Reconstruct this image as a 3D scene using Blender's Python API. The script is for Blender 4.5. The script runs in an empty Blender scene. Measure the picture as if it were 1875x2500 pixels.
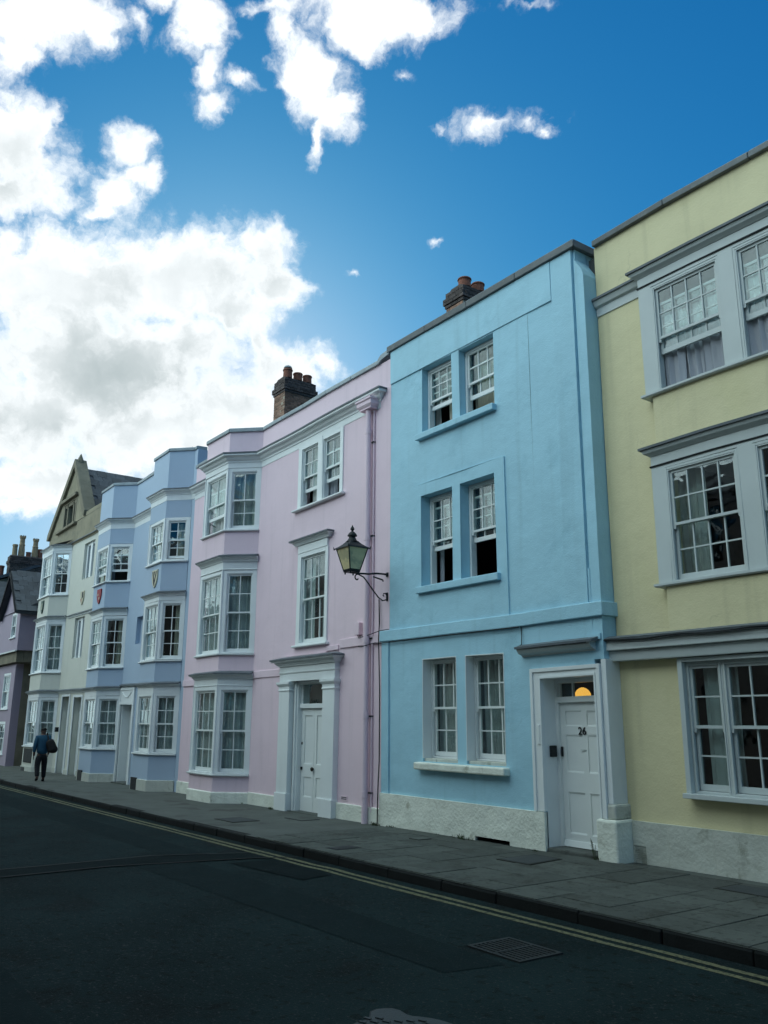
import bpy, bmesh, math, random
from mathutils import Vector, Matrix
R = math.radians
rnd = random.Random(11)
scene = bpy.context.scene
col = scene.collection

# ------------------------------------------------------------------ camera
yaw, pitch, roll = R(35.743), R(13.957), R(0.340)
cy_, sy_, cp_, sp_ = math.cos(yaw), math.sin(yaw), math.cos(pitch), math.sin(pitch)
f_ = Vector((-cy_*cp_, sy_*cp_, sp_)); r_ = Vector((sy_, cy_, 0)); u_ = r_.cross(f_)
r2 = r_*math.cos(roll) + u_*math.sin(roll); u2 = -r_*math.sin(roll) + u_*math.cos(roll)
cd = bpy.data.cameras.new('camera'); cam = bpy.data.objects.new('camera', cd); col.objects.link(cam)
m = Matrix.Identity(4)
for i in range(3):
    m[i][0], m[i][1], m[i][2] = r2[i], u2[i], -f_[i]
m[0][3], m[1][3], m[2][3] = 0.0, -9.3, 1.90
cam.matrix_world = m
cd.sensor_fit = 'HORIZONTAL'; cd.sensor_width = 36.0; cd.lens = 39.523
cd.clip_start = 0.05; cd.clip_end = 3000
scene.camera = cam

# ------------------------------------------------------------------ render / exposure
scene.render.engine = 'CYCLES'
scene.cycles.use_denoising = True
try: scene.cycles.denoiser = 'OPENIMAGEDENOISE'
except Exception: pass
scene.cycles.use_adaptive_sampling = True; scene.cycles.adaptive_threshold = 0.02
scene.cycles.max_bounces = 8; scene.cycles.diffuse_bounces = 4; scene.cycles.glossy_bounces = 4
scene.cycles.transparent_max_bounces = 24
scene.cycles.sample_clamp_indirect = 6
scene.view_settings.view_transform = 'Standard'; scene.view_settings.look = 'None'
scene.view_settings.exposure = EXPO = 0.18; scene.view_settings.gamma = 1.0
scene.view_settings.use_curve_mapping = False

# ------------------------------------------------------------------ sun and sky
SUN_AZ, SUN_EL = 66.0, 22.0           # degrees from +Y towards -X, and above the horizon: behind the terrace
sd = Vector((-math.sin(R(SUN_AZ))*math.cos(R(SUN_EL)), math.cos(R(SUN_AZ))*math.cos(R(SUN_EL)), math.sin(R(SUN_EL))))
sl = bpy.data.lights.new('sun', 'SUN'); sl.energy = 2.0; sl.angle = R(0.6); sl.color = (1.0, 0.93, 0.82)
so = bpy.data.objects.new('sun', sl); col.objects.link(so)
so.rotation_euler = (-sd).to_track_quat('-Z', 'Y').to_euler(); so.location = (-20, 20, 30)

CLOUDS = [(80.6, 41.3, 4.7, 1.9, 18, 1), (81.8, 39.2, 1.7, 1.4, -2, 0.9), (77.0, 41.7, 1.8, 1.4, 16, 0.8), (74.3, 42.3, 0.6, 1.1, 23, 0.55), (72.4, 43.6, 1.5, 0.8, 13, 0.7), (69.4, 42.6, 2.0, 2.3, 2, 1), (68.3, 40.4, 0.9, 1.7, -4, 0.85), (67.6, 38.7, 1.5, 1.0, 31, 0.75), (65.6, 40.4, 1.0, 0.7, 8, 0.6), (62.1, 43.2, 1.2, 1.8, 23, 0.8), (60.4, 41.2, 2.1, 3.1, 24, 1), (58.7, 39.4, 1.6, 2.1, 17, 0.95), (59.5, 37.7, 0.6, 1.5, -15, 0.8), (55.2, 44.6, 4.6, 1.8, 1, 1), (56.2, 43.4, 2.1, 1.3, 2, 0.9), (52.2, 44.2, 2.1, 1.1, 8, 0.85), (63.2, 44.6, 2.4, 0.6, 7, 0.6), (81.4, 34.3, 3.2, 3.3, 16, 1), (79.3, 35.3, 1.5, 1.8, 15, 0.8), (78.6, 32.6, 2.3, 1.9, -7, 0.85), (81.2, 31.5, 2.6, 1.6, 15, 0.9), (74.1, 35.4, 1.7, 1.6, 12, 0.9), (73.2, 34.0, 1.9, 1.3, 11, 0.9), (74.2, 32.6, 1.9, 1.2, 11, 0.9), (75.2, 31.5, 1.6, 0.7, 12, 0.7), (77.3, 26.8, 7.8, 4.2, 11, 1.15), (69.6, 28.5, 7.3, 3.6, 8, 1.15), (63.7, 30.7, 2.5, 2.3, 5, 1), (62.6, 28.3, 2.6, 2.2, 4, 0.95), (64.9, 26.7, 3.6, 2.1, 5, 0.9), (80.8, 28.9, 2.1, 1.6, 14, 0.8), (74.1, 22.1, 9.6, 5.6, 8, 1.2), (78.4, 18.6, 6.1, 3.7, 9, 1.1), (68.0, 24.6, 3.6, 2.7, 6, 1), (70.4, 18.7, 7.8, 3.3, 6, 1.1), (65.2, 20.6, 5.2, 3.1, 4, 1.1), (61.4, 23.6, 3.7, 2.1, -7, 0.95), (58.7, 24.0, 1.8, 1.4, -18, 0.75), (63.5, 25.3, 1.2, 1.5, 4, 0.7), (77.1, 14.7, 5.3, 1.7, 6, 0.95), (77.8, 13.2, 1.9, 1.0, 6, 0.7), (72.6, 16.1, 3.2, 1.0, 6, 0.6), (67.6, 18.0, 4.5, 2.1, 5, 1), (45.9, 38.2, 3.1, 0.8, 0, 0.5), (42.9, 38.0, 0.8, 0.5, -7, 0.4), (41.3, 37.4, 0.6, 0.4, -8, 0.42), (49.9, 38.3, 0.6, 0.3, -2, 0.3), (56.4, 30.0, 0.5, 0.3, 1, 0.35), (49.8, 31.8, 0.4, 0.3, -2, 0.33), (52.6, 41.6, 0.8, 0.3, -1, 0.3), (42.8, 44.5, 1.8, 0.4, -8, 0.3)]
GREYS = [(71.6, 22.1, 7.7, 2.2, 7, 1), (78.9, 22.6, 6.0, 1.7, 10, 0.6), (78.3, 17.8, 4.1, 1.7, 8, 0.9), (76.4, 16.0, 4.5, 1.2, 7, 0.5), (81.2, 32.0, 2.3, 1.5, 15, 0.5), (69.0, 28.9, 4.7, 1.1, 8, 0.35), (74.7, 25.0, 6.3, 1.1, 9, 0.35)]

def azel(az, el):
    return Vector((-math.sin(R(az))*math.cos(R(el)), math.cos(R(az))*math.cos(R(el)), math.sin(R(el))))

world = bpy.data.worlds.new('World'); scene.world = world; world.use_nodes = True
nt = world.node_tree; nt.nodes.clear(); N = nt.nodes.new; L = nt.links.new
def wmath(op, a, b=None, c=None, clamp=False):
    n = N('ShaderNodeMath'); n.operation = op; n.use_clamp = clamp
    for k, v in enumerate((a, b, c)):
        if v is None: continue
        if isinstance(v, (int, float)): n.inputs[k].default_value = v
        else: L(v, n.inputs[k])
    return n.outputs[0]
def wvec(op, a, b):
    n = N('ShaderNodeVectorMath'); n.operation = op
    for k, v in enumerate((a, b)):
        if v is None: continue
        if isinstance(v, (tuple, list, Vector)): n.inputs[k].default_value = v
        else: L(v, n.inputs[k])
    return n
def wnoise(vec, scale, detail, rough=0.55):
    n = N('ShaderNodeTexNoise'); n.inputs['Scale'].default_value = scale; n.inputs['Detail'].default_value = detail
    n.inputs['Roughness'].default_value = rough; L(vec, n.inputs['Vector']); return n
def wrange(v, a, b, c=0., d=1., smooth=True):
    n = N('ShaderNodeMapRange'); n.interpolation_type = 'SMOOTHSTEP' if smooth else 'LINEAR'
    n.inputs[1].default_value, n.inputs[2].default_value, n.inputs[3].default_value, n.inputs[4].default_value = a, b, c, d
    L(v, n.inputs[0]); return n.outputs[0]
tc = N('ShaderNodeTexCoord'); DIR = tc.outputs['Generated']
w1 = wnoise(DIR, 9, 5, 0.6); w2 = wnoise(DIR, 40, 5, 0.65)
o1 = wvec('SCALE', wvec('SUBTRACT', w1.outputs['Color'], (.5, .5, .5)).outputs[0], None); o1.inputs['Scale'].default_value = 0.060
o2 = wvec('SCALE', wvec('SUBTRACT', w2.outputs['Color'], (.5, .5, .5)).outputs[0], None); o2.inputs['Scale'].default_value = 0.021
WDIR = wvec('ADD', wvec('ADD', DIR, o1.outputs[0]).outputs[0], o2.outputs[0]).outputs[0]
def field(blobs, vec, grow=1.0):
    out = None
    for az, el, ra, rb, rot, s in blobs:
        c = azel(az, el); t1 = c.cross(Vector((0, 0, 1))).normalized(); t2 = t1.cross(c)
        cr, sr = math.cos(R(rot)), math.sin(R(rot))
        e1 = t1*cr + t2*sr; e2 = -t1*sr + t2*cr
        mp = N('ShaderNodeMapping'); mp.vector_type = 'TEXTURE'
        mp.inputs['Location'].default_value = c
        mp.inputs['Rotation'].default_value = Matrix((e1, e2, e1.cross(e2))).transposed().to_euler()
        mp.inputs['Scale'].default_value = (R(ra)*grow, R(rb)*grow, 0.35)
        L(vec, mp.inputs['Vector'])
        ln = wvec('LENGTH', mp.outputs[0], None).outputs['Value']
        v = wmath('MULTIPLY_ADD', ln, -s, s)
        v = wmath('MAXIMUM', v, -1.0)
        out = v if out is None else wmath('SMOOTH_MAX', out, v, 0.12)
    return out
cov = field(CLOUDS, WDIR, 1.10)
n1 = wnoise(WDIR, 26, 8, 0.62).outputs['Fac']
n2 = wnoise(DIR, 7, 4, 0.5).outputs['Fac']
dens = wmath('ADD', cov, wmath('MULTIPLY_ADD', n1, 1.45, -0.725))
# the rest of the sky: broken cumulus, set brighter and more cyan than in view
zc = wmath('MAXIMUM', wvec('DOT_PRODUCT', DIR, (0, 0, 1)).outputs['Value'], 0.06)
flat = wvec('SCALE', DIR, None); L(wmath('DIVIDE', 1.0, wmath('ADD', zc, 0.25)), flat.inputs['Scale'])
fw = wvec('ADD', flat.outputs[0], o1.outputs[0]).outputs[0]
gen = wnoise(fw, 2.6, 9, 0.56).outputs['Fac']
# cloudier towards the cloudy end of the street, clearer towards the clear end, as in the part seen
lean = wmath('MULTIPLY', wvec('DOT_PRODUCT', DIR, (1, 0, 0)).outputs['Value'], -1.3)
gdens = wmath('ADD', wmath('MULTIPLY_ADD', gen, 5.0, -2.0), lean)
view_axis = azel(57, 17)
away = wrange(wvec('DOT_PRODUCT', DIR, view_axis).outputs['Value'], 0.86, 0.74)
dsel = N('ShaderNodeMix'); L(away, dsel.inputs[0]); L(dens, dsel.inputs[2]); L(gdens, dsel.inputs[3])
D = dsel.outputs[0]
alpha = wmath('POWER', wrange(D, -0.09, 0.60), 1.3)
gr = field(GREYS, WDIR, 1.7)
bill = wnoise(WDIR, 13, 6, 0.5).outputs['Fac']
grey_in = wmath('ADD', wmath('MAXIMUM', gr, -0.6), wmath('MULTIPLY_ADD', n2, 1.3, -0.65))
grey_v = wmath('ADD', wrange(grey_in, -0.95, 1.75), wmath('MULTIPLY_ADD', wrange(bill, 0.33, 0.72), 0.26, -0.05))
grey_o = wrange(wnoise(fw, 4.1, 5, .5).outputs['Fac'], 0.42, 0.72, 0, 0.9)
gsel = N('ShaderNodeMix'); L(away, gsel.inputs[0]); L(grey_v, gsel.inputs[2]); L(grey_o, gsel.inputs[3])
thick = wrange(D, 0.15, 1.0)
shade = wmath('MULTIPLY', gsel.outputs[0], thick, None, True)
# clouds opposite the sun are front-lit; those unseen are brightened to light the facades
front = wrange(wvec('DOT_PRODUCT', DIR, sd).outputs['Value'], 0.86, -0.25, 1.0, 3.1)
sky = N('ShaderNodeTexSky'); sky.sky_type = 'NISHITA'; sky.sun_disc = False
sky.sun_elevation = R(SUN_EL); sky.sun_rotation = R(-SUN_AZ); sky.air_density = 1.0; sky.dust_density = 0.5; sky.ozone_density = 2.6
sep = N('ShaderNodeSeparateColor'); L(sky.outputs[0], sep.inputs[0])
azure = N('ShaderNodeCombineColor')     # the deep azure of the photograph
for ch, (pw, ml) in enumerate(((1.689, .378), (.838, .608), (.601, .808))):
    L(wmath('MINIMUM', wmath('MULTIPLY', wmath('POWER', wmath('MULTIPLY', sep.outputs[ch], 0.1), pw), ml*8.75), 8.0), azure.inputs[ch])
cc = N('ShaderNodeMix'); cc.data_type = 'RGBA'; L(shade, cc.inputs[0])
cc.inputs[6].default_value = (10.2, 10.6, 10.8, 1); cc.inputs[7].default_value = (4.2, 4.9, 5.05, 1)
tint = N('ShaderNodeMix'); tint.data_type = 'RGBA'; tint.blend_type = 'MULTIPLY'; L(away, tint.inputs[0]); L(cc.outputs[2], tint.inputs[6]); tint.inputs[7].default_value = (.86, 1.03, 1.05, 1)  # cyan tint added to clouds out of view, to colour the light on the walls
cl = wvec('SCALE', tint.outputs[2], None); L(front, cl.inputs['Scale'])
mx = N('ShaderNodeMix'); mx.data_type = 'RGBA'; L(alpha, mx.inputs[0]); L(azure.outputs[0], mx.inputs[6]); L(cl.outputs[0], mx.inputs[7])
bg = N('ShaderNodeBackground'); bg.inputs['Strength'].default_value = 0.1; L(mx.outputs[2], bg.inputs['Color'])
wo = N('ShaderNodeOutputWorld'); L(bg.outputs[0], wo.inputs['Surface'])
world.cycles.sampling_method = 'MANUAL'; world.cycles.sample_map_resolution = 1024

# ------------------------------------------------------------------ materials
MATS = {}
def nodes_of(name):
    mt = bpy.data.materials.new(name); mt.use_nodes = True
    t = mt.node_tree; b = t.nodes.get('Principled BSDF'); MATS[name] = mt
    return mt, t, b
def mat(name, c, rough=0.6, var=0.06, vs=1.6, bump=0.15, bs=60.0, lowbump=0.0, blotch=0.0, bcol=None, bscale=0.8, bth=0.56, spec=0.35, rand=0.0, streak=0.0, metal=0.0, speck=None, crack=0.0):
    mt, t, b = nodes_of(name); n = t.nodes.new; l = t.links.new
    tcn = n('ShaderNodeTexCoord'); geo = n('ShaderNodeNewGeometry')
    P = geo.outputs['Position']
    base = n('ShaderNodeRGB'); base.outputs[0].default_value = (*c, 1); cur = base.outputs[0]
    nz = n('ShaderNodeTexNoise'); nz.inputs['Scale'].default_value = vs; nz.inputs['Detail'].default_value = 6; nz.inputs['Roughness'].default_value = .6; l(P, nz.inputs['Vector'])
    mr = n('ShaderNodeMapRange'); l(nz.outputs['Fac'], mr.inputs[0]); mr.inputs[1].default_value = .25; mr.inputs[2].default_value = .75
    mr.inputs[3].default_value = 1-var; mr.inputs[4].default_value = 1+var
    fac = mr.outputs[0]
    if rand:
        oi = n('ShaderNodeObjectInfo'); mr2 = n('ShaderNodeMapRange'); l(oi.outputs['Random'], mr2.inputs[0]); mr2.inputs[3].default_value = 1-rand; mr2.inputs[4].default_value = 1+rand
        mm = n('ShaderNodeMath'); mm.operation = 'MULTIPLY'; l(fac, mm.inputs[0]); l(mr2.outputs[0], mm.inputs[1]); fac = mm.outputs[0]
    vm = n('ShaderNodeVectorMath'); vm.operation = 'SCALE'; l(cur, vm.inputs[0]); l(fac, vm.inputs['Scale']); cur = vm.outputs[0]
    def mixin(cur, facsock, colr, amt):
        mul = n('ShaderNodeMath'); mul.operation = 'MULTIPLY'; l(facsock, mul.inputs[0]); mul.inputs[1].default_value = amt
        mx_ = n('ShaderNodeMix'); mx_.data_type = 'RGBA'; l(mul.outputs[0], mx_.inputs[0]); l(cur, mx_.inputs[6]); mx_.inputs[7].default_value = (*colr, 1); return mx_.outputs[2]
    if blotch:
        nb = n('ShaderNodeTexNoise'); nb.inputs['Scale'].default_value = bscale; nb.inputs['Detail'].default_value = 7; nb.inputs['Roughness'].default_value = .62; nb.inputs['Distortion'].default_value = .4; l(P, nb.inputs['Vector'])
        rb = n('ShaderNodeMapRange'); rb.interpolation_type = 'SMOOTHSTEP'; l(nb.outputs['Fac'], rb.inputs[0]); rb.inputs[1].default_value = bth; rb.inputs[2].default_value = bth+.09
        cur = mixin(cur, rb.outputs[0], bcol or tuple(x*.6 for x in c), blotch)
    if streak:
        mp = n('ShaderNodeMapping'); mp.inputs['Scale'].default_value = (5.5, 5.5, .28); l(P, mp.inputs['Vector'])
        ns = n('ShaderNodeTexNoise'); ns.inputs['Scale'].default_value = 1.0; ns.inputs['Detail'].default_value = 5; l(mp.outputs[0], ns.inputs['Vector'])
        rs = n('ShaderNodeMapRange'); rs.interpolation_type = 'SMOOTHSTEP'; l(ns.outputs['Fac'], rs.inputs[0]); rs.inputs[1].default_value = .52; rs.inputs[2].default_value = .78
        cur = mixin(cur, rs.outputs[0], tuple(x*.55 for x in c), streak)
    if crack:   # hairline cracks, here and there
        wn = n('ShaderNodeTexNoise'); wn.inputs['Scale'].default_value = 2.2; wn.inputs['Detail'].default_value = 5; l(P, wn.inputs['Vector'])
        wa = n('ShaderNodeVectorMath'); wa.operation = 'MULTIPLY_ADD'; l(wn.outputs['Color'], wa.inputs[0]); wa.inputs[1].default_value = (.9, .9, .9); l(P, wa.inputs[2])
        vo = n('ShaderNodeTexVoronoi'); vo.feature = 'DISTANCE_TO_EDGE'; vo.inputs['Scale'].default_value = .62; l(wa.outputs[0], vo.inputs['Vector'])
        rv = n('ShaderNodeMapRange'); l(vo.outputs['Distance'], rv.inputs[0]); rv.inputs[1].default_value = .008; rv.inputs[2].default_value = .001
        cn = n('ShaderNodeTexNoise'); cn.inputs['Scale'].default_value = .9; l(P, cn.inputs['Vector'])
        rc = n('ShaderNodeMapRange'); l(cn.outputs['Fac'], rc.inputs[0]); rc.inputs[1].default_value = .56; rc.inputs[2].default_value = .66
        cm_ = n('ShaderNodeMath'); cm_.operation = 'MULTIPLY'; l(rv.outputs[0], cm_.inputs[0]); l(rc.outputs[0], cm_.inputs[1])
        cur = mixin(cur, cm_.outputs[0], tuple(x*.35 for x in c), crack)
    if speck:
        for sc_, th_, cl_, am_ in speck:
            nk = n('ShaderNodeTexNoise'); nk.inputs['Scale'].default_value = sc_; nk.inputs['Detail'].default_value = 2; l(P, nk.inputs['Vector'])
            rk = n('ShaderNodeMapRange'); l(nk.outputs['Fac'], rk.inputs[0]); rk.inputs[1].default_value = th_; rk.inputs[2].default_value = th_+.05
            cur = mixin(cur, rk.outputs[0], cl_, am_)
    l(cur, b.inputs['Base Color']); b.inputs['Roughness'].default_value = rough; b.inputs['Specular IOR Level'].default_value = spec; b.inputs['Metallic'].default_value = metal
    if bump or lowbump:
        nb2 = n('ShaderNodeTexNoise'); nb2.inputs['Scale'].default_value = bs; nb2.inputs['Detail'].default_value = 5; l(P, nb2.inputs['Vector'])
        hgt = nb2.outputs['Fac']
        bp = n('ShaderNodeBump'); bp.inputs['Strength'].default_value = bump; bp.inputs['Distance'].default_value = .012; l(hgt, bp.inputs['Height'])
        out = bp.outputs[0]
        if lowbump:
            nb3 = n('ShaderNodeTexNoise'); nb3.inputs['Scale'].default_value = 2.3; nb3.inputs['Detail'].default_value = 4; l(P, nb3.inputs['Vector'])
            bp2 = n('ShaderNodeBump'); bp2.inputs['Strength'].default_value = lowbump; bp2.inputs['Distance'].default_value = .08; l(nb3.outputs['Fac'], bp2.inputs['Height']); l(bp.outputs[0], bp2.inputs['Normal']); out = bp2.outputs[0]
        l(out, b.inputs['Normal'])
    return mt

mat('blue_paint', (.355, .605, .72), .7, .05, 1.2, .35, 45, .30, .42, (.265, .49, .60), .9, .565, streak=.24, crack=.16)
mat('yellow_paint', (.67, .61, .38), .7, .05, 1.2, .3, 45, .26, .22, (.60, .56, .30), .8, .57, streak=.26, crack=.18)
mat('pink_paint', (.765, .60, .67), .7, .035, 1.0, .2, 60, .14, .14, (.64, .49, .56), .6, .56, streak=.18, crack=.10)
mat('lavender_paint', (.375, .475, .595), .7, .03, 1.0, .15, 60, .10, .10, (.30, .40, .60), .6, .58)
mat('cream_paint', (.60, .61, .54), .7, .04, 1.0, .2, 60, .14, .25, (.48, .50, .41), .7, .56, streak=.22)
mat('mauve_paint', (.36, .30, .37), .75, .06, 1.0, .25, 50, .2)
mat('white_paint', (.76, .80, .80), .42, .035, 2.2, .08, 80, .05, .10, (.60, .63, .60), 1.7, .58, streak=.10)
mat('grey_paint', (.51, .56, .555), .45, .04, 2.2, .08, 80, .05, .12, (.42, .46, .48), 1.7, .58, streak=.10)
mat('sash_paint', (.74, .78, .77), .38, .02, 3, .04, 90)
mat('plinth_paint', (.74, .77, .68), .85, .10, 3.0, .9, 22, .5, .75, (.36, .36, .28), 2.6, .60, streak=.25)
mat('smooth_plinth_paint', (.52, .54, .48), .85, .10, 2.4, .8, 24, .5, .7, (.27, .28, .22), 2.4, .575, streak=.4, crack=.5)
mat('lead', (.115, .135, .15), .55, .25, 2.5, .25, 14, .15, .35, (.19, .22, .23), 5, .56)
mat('coping_stone', (.15, .165, .17), .8, .22, 2.5, .4, 25, .1, .4, (.24, .26, .25), 4, .56, rand=.12)
mat('lead_light', (.30, .35, .37), .55, .18, 2.5, .25, 18, .12, .4, (.20, .23, .25), 4, .54, rand=.10)
mat('limestone', (.26, .235, .165), .9, .2, 1.6, .6, 18, .4, .6, (.20, .19, .14), 1.5, .52, streak=.3)
mat('dark_limestone', (.20, .18, .13), .9, .25, 1.6, .6, 18, .3)
mat('slate', (.055, .065, .075), .6, .3, 3, .3, 12, .1, rand=.3)
mat('mortar', (.34, .31, .25), .95, .15, 8, .5, 40)
mat('brick', (.23, .135, .095), .9, .25, 9, .5, 40, 0, .35, (.09, .07, .06), 7, .52, rand=.38)
mat('dark_brick', (.075, .062, .058), .9, .25, 9, .5, 40, rand=.35)
mat('terracotta', (.21, .085, .055), .85, .15, 8, .25, 30, 0, .4, (.13, .07, .05), 6, .55)
mat('buff_clay', (.30, .23, .14), .85, .2, 8, .25, 30, 0, .4, (.14, .11, .08), 6, .55)
mat('black_iron', (.009, .012, .015), .5, .2, 8, .1, 40, spec=.3)
mat('dark_metal', (.018, .022, .024), .65, .3, 6, .3, 40, spec=.25)
mat('brass', (.05, .045, .035), .4, .1, 10, 0, 40, metal=.6)
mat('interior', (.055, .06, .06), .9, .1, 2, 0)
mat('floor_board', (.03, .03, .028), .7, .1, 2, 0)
mat('curtain_white', (.46, .48, .46), .9, .05, 2, .05, 80)
mat('curtain_grey', (.34, .36, .40), .9, .06, 2, .05, 80)
mat('curtain_beige', (.46, .42, .34), .9, .06, 2, .05, 80)
mat('net_curtain', (.44, .48, .48), .9, .10, 2, .05, 80)
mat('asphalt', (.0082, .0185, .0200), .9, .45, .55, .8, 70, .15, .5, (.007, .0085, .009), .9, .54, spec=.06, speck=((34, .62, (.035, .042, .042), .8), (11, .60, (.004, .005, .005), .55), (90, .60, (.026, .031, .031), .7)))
mat('asphalt_patch', (.0050, .0105, .0115), .92, .2, 2.5, .6, 80, .1, spec=.06, speck=((34, .64, (.022, .027, .027), .7),))
mat('asphalt_strip', (.0070, .0150, .0165), .92, .2, 2.5, .6, 80, .1, spec=.06, speck=((34, .63, (.028, .034, .034), .7),))
mat('tar_seam', (.003, .0034, .0036), .7, .2, 6, .2, 60, spec=.2)
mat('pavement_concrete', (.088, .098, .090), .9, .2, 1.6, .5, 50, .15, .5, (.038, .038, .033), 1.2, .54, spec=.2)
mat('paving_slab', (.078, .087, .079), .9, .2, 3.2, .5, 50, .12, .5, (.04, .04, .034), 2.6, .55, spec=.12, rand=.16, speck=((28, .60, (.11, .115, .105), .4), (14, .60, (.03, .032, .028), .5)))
mat('joint_dirt', (.022, .022, .018), 1, .2, 8, .3, 60)
mat('shaded_kerb', (.009, .011, .011), .9, .25, 5, .5, 60, .1, rand=.2, spec=.2)  # shade on the kerb's street face is put into this dark colour
mat('patch_slab', (.048, .055, .056), .9, .2, 4, .4, 60, spec=.2)
mat('ochre_stone', (.34, .24, .10), .9, .25, 2, .6, 16, .3, .5, (.18, .13, .07), 1.7, .54)
mat('shirt_blue', (.022, .085, .14), .85, .1, 8, .2, 60)
mat('trouser_black', (.010, .011, .014), .85, .1, 8, .2, 60)
mat('shoe_black', (.008, .008, .008), .5, .1, 8, .1, 60)
mat('skin', (.10, .06, .045), .6, .05, 8, 0)
mat('hair', (.008, .007, .006), .7, .1, 20, .3, 80)
mat('bag_black', (.006, .006, .007), .7, .1, 20, .3, 60)
mat('leaf_green', (.045, .075, .025), .7, .3, 12, 0, rand=.2)
mat('moss', (.05, .06, .02), .95, .3, 12, .5, 60)
mat('shield_cream', (.55, .52, .38), .6, .1, 6, .1, 40)
mat('shield_black', (.02, .02, .022), .6, .1, 6, .1, 40)
mat('shield_red', (.30, .035, .045), .6, .1, 6, .1, 40)
mat('shield_green', (.07, .11, .09), .6, .1, 6, .1, 40)
mat('lantern_glass', (.62, .53, .30), .35, .22, 3.5, .05, 20, 0, .45, (.20, .22, .17), 3.2, .52, spec=.5)
mat('opposite_cream', (.24, .24, .22), .8, .08, 1.0, .2, 40, .2)
mat('opposite_stone', (.15, .15, .14), .85, .12, 1.2, .4, 30, .2)
mat('opposite_brick', (.10, .095, .09), .85, .15, 1.2, .4, 30, .2)

def yellow_line():
    mt, t, b = nodes_of('yellow_line'); n = t.nodes.new; l = t.links.new
    g = n('ShaderNodeNewGeometry')
    a = n('ShaderNodeTexNoise'); a.inputs['Scale'].default_value = 26; a.inputs['Detail'].default_value = 6; l(g.outputs['Position'], a.inputs['Vector'])
    r = n('ShaderNodeMapRange'); r.inputs[1].default_value = .47; r.inputs[2].default_value = .66; l(a.outputs['Fac'], r.inputs[0])
    mx_ = n('ShaderNodeMix'); mx_.data_type = 'RGBA'; l(r.outputs[0], mx_.inputs[0]); mx_.inputs[6].default_value = (.135, .135, .075, 1); mx_.inputs[7].default_value = (.028, .034, .028, 1)
    l(mx_.outputs[2], b.inputs['Base Color']); b.inputs['Roughness'].default_value = .8; b.inputs['Specular IOR Level'].default_value = .2
yellow_line()
def glass():
    mt, t, b = nodes_of('window_glass'); t.nodes.remove(b); n = t.nodes.new; l = t.links.new
    g = n('ShaderNodeNewGeometry'); d = n('ShaderNodeVectorMath'); d.operation = 'DOT_PRODUCT'
    nz = n('ShaderNodeTexNoise'); nz.inputs['Scale'].default_value = 5.0; nz.inputs['Detail'].default_value = 1; l(g.outputs['Position'], nz.inputs['Vector'])
    bp = n('ShaderNodeBump'); bp.inputs['Strength'].default_value = .10; bp.inputs['Distance'].default_value = .03; l(nz.outputs['Fac'], bp.inputs['Height'])
    l(g.outputs['Normal'], d.inputs[0]); l(g.outputs['Incoming'], d.inputs[1])
    def ma(op, x, y):
        k = n('ShaderNodeMath'); k.operation = op
        for i, v in enumerate((x, y)):
            if v is None: continue
            if isinstance(v, (int, float)): k.inputs[i].default_value = v
            else: l(v, k.inputs[i])
        return k.outputs[0]
    c = ma('ABSOLUTE', d.outputs['Value'], None)
    F = ma('ADD', ma('MULTIPLY', ma('POWER', ma('SUBTRACT', 1.0, c), 4.0), 0.75), 0.055)
    tr = n('ShaderNodeBsdfTransparent'); tr.inputs['Color'].default_value = (.90, .95, .94, 1)
    gl = n('ShaderNodeBsdfGlossy'); gl.inputs['Roughness'].default_value = 0.015; gl.inputs['Color'].default_value = (.95, .98, 1, 1); l(bp.outputs[0], gl.inputs['Normal'])
    ms = n('ShaderNodeMixShader'); l(F, ms.inputs[0]); l(tr.outputs[0], ms.inputs[1]); l(gl.outputs[0], ms.inputs[2])
    o = t.nodes.get('Material Output'); l(ms.outputs[0], o.inputs['Surface'])
glass()
def lamp_mat():
    mt, t, b = nodes_of('lamp_glow')
    b.inputs['Base Color'].default_value = (.6, .35, .1, 1); b.inputs['Emission Color'].default_value = (1.0, .50, .085, 1); b.inputs['Emission Strength'].default_value = 0.95
lamp_mat()

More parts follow.
